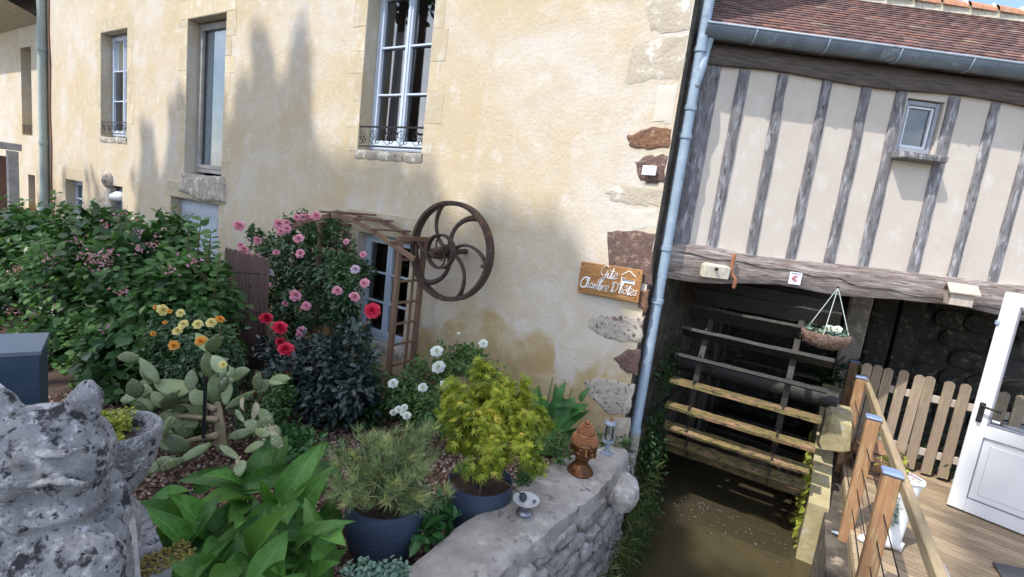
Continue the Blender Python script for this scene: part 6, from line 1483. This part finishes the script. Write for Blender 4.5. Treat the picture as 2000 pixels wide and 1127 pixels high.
# lantern
lc = atz(1184, 883, TOPW + .01); ln = thing('garden_lantern', 'grey metal lantern with glass chimney standing near the drainpipe', 'lantern', tuple(lc))
lz = lc + Vector((0, 0, -.02))
for nm, pr, mm in (('foot', [(0, 0), (.048, 0), (.052, .008), (.046, .022), (.02, .035), (.017, .09), (.04, .105), (.05, .115), (.05, .128), (.0, .13)], 'lantern'), ('chimney', [(.030, .13), (.036, .18), (.036, .22), (.030, .265)], 'jar'), ('cap', [(.0, .265), (.048, .266), (.052, .275), (.048, .285), (.03, .298), (0, .30)], 'lantern'), ('finial', [(0, .298), (.015, .30), (.018, .312), (.012, .322), (0, .325)], 'copperk')):
    mb = MB(); mb.lathe(pr, lz, 24); mb.build(nm, M[mm], ln, True, sharp=40)
for k in range(4):
    a = k * math.pi / 2 + .5; e = Vector((math.cos(a), math.sin(a), 0)) * .043; mb = MB(); mb.tube([lz + e + UZ * .125, lz + e + UZ * .27], .0028, 6); mb.build('guard_rod', M['lantern'], ln)
mb = MB(); mb.tube([lz + UZ * .13, lz + UZ * .17], .018, 12); mb.build('candle', M['whiteen'], ln)
# silver dish with a black stone
tcn = atz(1024, 1003, TOPW + .012); tl_ = thing('footed_dish', 'small silver footed dish holding a black pebble on the low wall', 'dish', tuple(tcn))
tz = tcn + Vector((0, 0, -.015))
mb = MB(); mb.lathe([(0, 0), (.045, 0), (.05, .008), (.048, .02), (.052, .026), (.046, .036), (.036, .045), (.02, .05), (.017, .072), (.02, .078)], tz, 28); mb.build('foot', M['pewter'], tl_, True, sharp=40)
mb = MB(); mb.lathe([(0, .078), (.035, .082), (.07, .098), (.083, .112), (.085, .117), (.080, .117), (.06, .103), (.03, .093), (0, .091)], tz, 32); mb.build('bowl', M['whiteen'], tl_, True, sharp=60)
pb = MB(); ball(pb, tz + Vector((-.022, -.005, .122)), .027, 14, 10, (1.0, .8, 1.15), .03); o = pb.own('black_pebble', M['blackst'], tz + Vector((-.022, -.005, .115)), True); tag(o, 'rounded black pebble lying in the silver footed dish', 'pebble')
mb = MB(); mb.box(tz + Vector((.052, .01, .118)), (.018, .014, .02), j=.003); mb.build('wick_holder', M['pewter'], tl_)

# ------------------------------------------------------------------ things on the deck
# white boot planter
bt0 = atz(1716, 1062, DECK); bt = thing('boot_planter', 'white ceramic boot planter with flowers standing behind the railing', 'planter', tuple(bt0))
bx = Vector((bt0.x + .03, bt0.y, DECK)); tdir = Vector((-.80, -.35, 0)).normalized()
mb = MB()
mb.tube(curve([bx + tdir * .02 + UZ * .05, bx + UZ * .14, bx - tdir * .005 + UZ * .26, bx + tdir * .01 + UZ * .36, bx + tdir * .0 + UZ * .44], 5), [.055, .055, .054, .052, .050, .048, .047, .046, .047, .050, .054, .058, .062, .066, .07, .072, .074, .074, .074, .074, .076][:21], 18)
mb.tube([bx - tdir * .04 + UZ * .035, bx + tdir * .03 + UZ * .045, bx + tdir * .10 + UZ * .035, bx + tdir * .155 + UZ * .024, bx + tdir * .18 + UZ * .02], [.045, .052, .044, .03, .012], 14, flat=.75)
mb.tube([bx - tdir * .035, bx - tdir * .035 + UZ * .05], [.028, .034], 10)
remesh('boot', mb, M['whiteen'], bt, .005, 0, smooth=2)
mb = MB(); mb.lathe([(.07, 0), (.082, .004), (.086, .012), (.08, .02), (.066, .018)], bx + UZ * .435, 24, fl=lambda a, z: 1 + .06 * math.sin(a * 7)); mb.build('cuff', M['whiteen'], bt, True)
for k in range(3): 
    foliage('painted_sprig', L['sedum'], bt, [((bx.x - .03, bx.y - .055, bx.z + .2 + k * .07), (.02, .008, .03))], 26, .02)
bp = thing('boot_flowers', 'yellow green flowering plant growing out of the white boot', 'plant', tuple(bx + UZ * .45)); foliage('foliage', L['moss'], bp, [((bx.x - .04, bx.y, bx.z + .50), (.055, .05, .06))], 200, .028)
foliage('flowers', L['pink'], bp, [((bx.x - .0, bx.y, bx.z + .46), (.07, .06, .02))], 36, .016)
# wooden hub with two planted bowls
hbq = atz(1690, 958, DECK); hq = atz(1706, 925, DECK); hq.z = DECK; hu = thing('wooden_hub', 'old turned wooden cart hub used as a plant stand on the deck', 'plant stand', tuple(hq))
mb = MB(); mb.lathe([(0, 0), (.20, 0), (.21, .02), (.19, .06), (.20, .10), (.235, .14), (.24, .20), (.225, .24), (.18, .27), (.16, .31), (.10, .33), (0, .33)], hq, 32, fl=lambda a, z: 1 + (.03 * math.sin(a * 12) if .1 < z < .24 else 0)); mb.build('hub', M['hub'], hu, True, sharp=40)
for z, r in ((.07, .197), (.262, .19)):
    mb = MB(); mb.lathe([(r, -.012), (r + .012, -.012), (r + .012, .012), (r, .012)], hq + UZ * z, 32); mb.build('iron_band', M['rust'], hu)
for k in range(10):
    a = k * .628; e = Vector((math.cos(a), math.sin(a), 0)); mb = MB(); mb.box(hq + e * .225 + UZ * .17, (.05, .045, .06), e, Vector((-e.y, e.x, 0)), UZ, ch=.004); mb.build('spoke_socket', M['blackm'], hu)
for o_ in [bt] + list(bt.children) + [bp] + list(bp.children): pass
for o_ in (bt, bp): o_.scale = (1.28, 1.28, 1.28)
bp.location = bx + UZ * (.45 * 1.28); bt.location = bx
def bowl(c, r, label, plab):
    t = thing('white_bowl', label, 'bowl', tuple(c)); mb = MB(); mb.lathe([(0, 0), (r * .5, 0), (r * .85, r * .3), (r, r * .7), (r * .96, r * 1.0), (r * .9, r * 1.0), (r * .9, r * .85), (0, r * .8)], c, 32); mb.build('bowl', M['whiteen'], t, True, sharp=50)
    p = thing('blue_succulent', plab, 'succulent', tuple(c + UZ * r)); foliage('foliage', L['sedum'], p, [((c.x, c.y, c.z + r * 1.1), (r * .95, r * .95, r * .55))], 900, .06, T_BLADE, 30, .25, .3, up=.3)
    for k in range(5): foliage('bud_cluster', L['pink'], p, [((c.x + U(-.1, .1), c.y + U(-.1, .1), c.z + r * 1.6), (.012, .012, .012))], 8, .012)
bq = atz(1768, 893, DECK); bowl(Vector((bq.x, bq.y, DECK)), .14, 'round white bowl of blue green succulents right of the wooden hub', 'blue green spiky succulents in the right hand white bowl')
bq = atz(1690, 868, DECK + .12); bowl(Vector((bq.x, bq.y, DECK + .12)), .12, 'round white bowl behind the post, left of the wooden hub', 'blue green succulents in the left hand white bowl behind the railing')
# grey panel and doormat
a = atz(1800, 1127, DECK); gp_ = thing('grey_panel', 'grey board leaning inside the railing at the bottom right', 'board', (.80, 2.55, DECK))
mb = MB(); mb.add([(.735, 2.95, DECK + .02), (.80, 2.15, DECK + .02), (.80, 2.15, -1.42), (.735, 2.95, -1.36), (.765, 2.95, DECK + .02), (.83, 2.15, DECK + .02), (.83, 2.15, -1.42), (.765, 2.95, -1.36)], [(0, 1, 2, 3), (4, 7, 6, 5), (0, 4, 5, 1), (1, 5, 6, 2), (2, 6, 7, 3), (3, 7, 4, 0)]); mb.build('board', M['greyp'], gp_)
ma = atz(1940, 1100, DECK); mb = MB(); P_ = [atz(1938, 1100, DECK + .006), atz(2060, 1125, DECK + .006), atz(2060, 1200, DECK + .006), atz(1975, 1160, DECK + .006)]; mb.prism([p for p in P_], (0, 0, .012)); o = mb.own('doormat', M['mat'], P_[0]); tag(o, 'dark grey doormat on the deck boards at the bottom right corner', 'doormat')

# ------------------------------------------------------------------ trees behind the camera whose shade falls on the garden
def back(px, py, D):     # wall point seen at a pixel, taken back along the sunlight by D metres in Y
    p = aty(px, py, YW); t = D / LD.y; return p - LD * t
def shade_tree(name, label, els, base, n, size, clumps=60, spread=.14):
    t = thing(name, label, 'tree', base); top = max(c[2] + r[2] * .5 for c, r in els); bx_, by_, bz_ = base
    mb = MB(); mb.tube([(bx_, by_, bz_), (bx_ + .05, by_, (bz_ + top) / 2), (bx_, by_, top)], [.22, .15, .03], 10); mb.build('trunk', M['bark'], t, True)
    foliage('crown', L['treeleaf'], t, els, n, size, T_WIDE, clumps, spread, .5)
    return t
DD = 9.5
def cyp(px, py, w, n=7500, lab='', D=DD, h=4.5):
    p = back(px, py, D); els_ = []; k = 7
    for i in range(k):
        f_ = (i + .6) / k; els_.append(((p.x + U(-.04, .04), p.y, p.z - h * f_), (w * (.25 + .9 * f_), w * (.25 + .9 * f_), h / k * .95)))
    shade_tree('cypress', lab, els_, (p.x, p.y, -1.65), n, .17, 40, .16)
cyp(512, 95, .5, lab='tall slender cypress behind the camera'); cyp(588, 88, .5, lab='tall slender cypress with a leaning tip behind the camera'); cyp(550, 195, .8, lab='cypress filling the gap between two taller ones')
cyp(350, 225, .75, lab='shorter cypress beside the road, left of the tall pair', h=4.2); cyp(292, 280, .7, lab='shortest leftmost cypress beside the road', h=3.6); cyp(425, 170, .5, lab='cypress of middle height in the row'); cyp(480, 190, .62, lab='broad cypress just left of the two tall ones')
def mass(pts, label, D=DD, n=5200, size=.19):
    els_ = []
    for (a, b, r) in pts: p = back(a, b, D); els_.append(((p.x, p.y, p.z), (r, r * .7, r)))
    c = els_[0][0]; shade_tree('broadleaf_tree', label, els_, (c[0], c[1], -1.65), n, size, 120, .16)
mass([(560, 420, .9), (640, 440, .6), (480, 420, .9), (560, 330, .45), (700, 420, .45), (420, 400, .8), (360, 400, .6), (320, 440, .5)], 'round broadleaved tree behind the camera on the left')
mass([(640, 372, .22), (690, 372, .25), (770, 385, .28), (820, 440, .40), (800, 520, .6), (740, 480, .6), (650, 520, .8), (550, 540, 1.0), (450, 540, 1.0)], 'leafy tree behind the camera with a ragged top', n=4500)
mass([(960, 520, .28), (1000, 560, .45), (1075, 530, .26), (1090, 600, .30), (1000, 640, .5), (1080, 680, .45), (920, 620, .5), (850, 640, .6), (1160, 700, .35), (1150, 790, .35)], 'broadleaved tree directly behind the camera', n=5200)
mass([(700, 700, 1.1), (850, 750, 1.0), (1000, 780, .9), (500, 700, 1.4), (300, 700, 1.6), (1100, 850, .9)], 'wide dense tree low behind the camera', n=7000, size=.26)
mass([(150, 640, 2.2), (0, 650, 2.4), (300, 900, 2.2), (700, 950, 1.6), (1000, 980, 1.3), (200, 460, .8)], 'dense tree shading the big shrub from behind the camera', n=7000, size=.3)
def massw(pts, label, D=9.0, n=5200, size=.22):
    els_ = []
    for (a, b, z, r) in pts: q = atz(a, b, z); p = q - LD * ((q.y - (YW - D)) / LD.y); els_.append(((p.x, p.y, p.z), (r, r * .7, r)))
    c = els_[0][0]; shade_tree('broadleaf_tree', label, els_, (c[0], c[1], -1.65), n, size, 120, .2)
massw([(300, 1000, G, 1.0), (500, 1000, G, 1.0), (700, 1000, G, .9), (600, 820, G, 1.1), (400, 850, G, 1.2), (450, 1120, -1.8, .9), (150, 900, -1.2, .9), (700, 850, -1.6, 1.0), (880, 900, -1.6, .8), (880, 1050, TOPW, .6), (1000, 1010, TOPW, .55), (1120, 950, TOPW, .45), (1190, 880, TOPW, .35), (1060, 880, G, .6), (1000, 760, -1.6, .5)], 'dense broadleaved tree beside the bridge shading the garden bed', n=11000, size=.24)
massw([(1240, 1050, -2.4, .35), (1255, 1110, WATER, .3), (1330, 1165, WATER, .38), (1430, 1190, WATER, .38), (1540, 1230, WATER, .38), (1350, 1260, WATER, .6), (1480, 1290, WATER, .6)], 'slender leafy tree leaning over the stream behind the camera', n=3600)
massw([(1985, 985, -1.9, .20), (1950, 1000, -2.0, .16), (1965, 1090, DECK, .22), (1900, 1030, DECK, .12), (2050, 1010, -1.9, .4)], 'leafy branch tree at the right behind the camera dappling the door', n=1300, size=.16)
bt_ = thing('background_tree', 'dark green tree rising behind the roof at the top left', 'tree', tuple(aty(20, 300, 14)))
tp_ = aty(20, 20, 12.5); mb = MB(); mb.tube([(tp_.x, 12.5, G), (tp_.x, 12.5, tp_.z)], [.4, .15], 10); mb.build('trunk', M['bark'], bt_, True)
foliage('crown', L['treeleaf'], bt_, [((tp_.x - 2, 12.5, tp_.z), (4, 2.5, 3.2)), ((tp_.x + 2.5, 13, tp_.z + 1), (3, 2, 2.5)), ((tp_.x - 6, 12.5, tp_.z - 4), (3.5, 2, 4))], 5200, .5, T_WIDE, 90, .16)
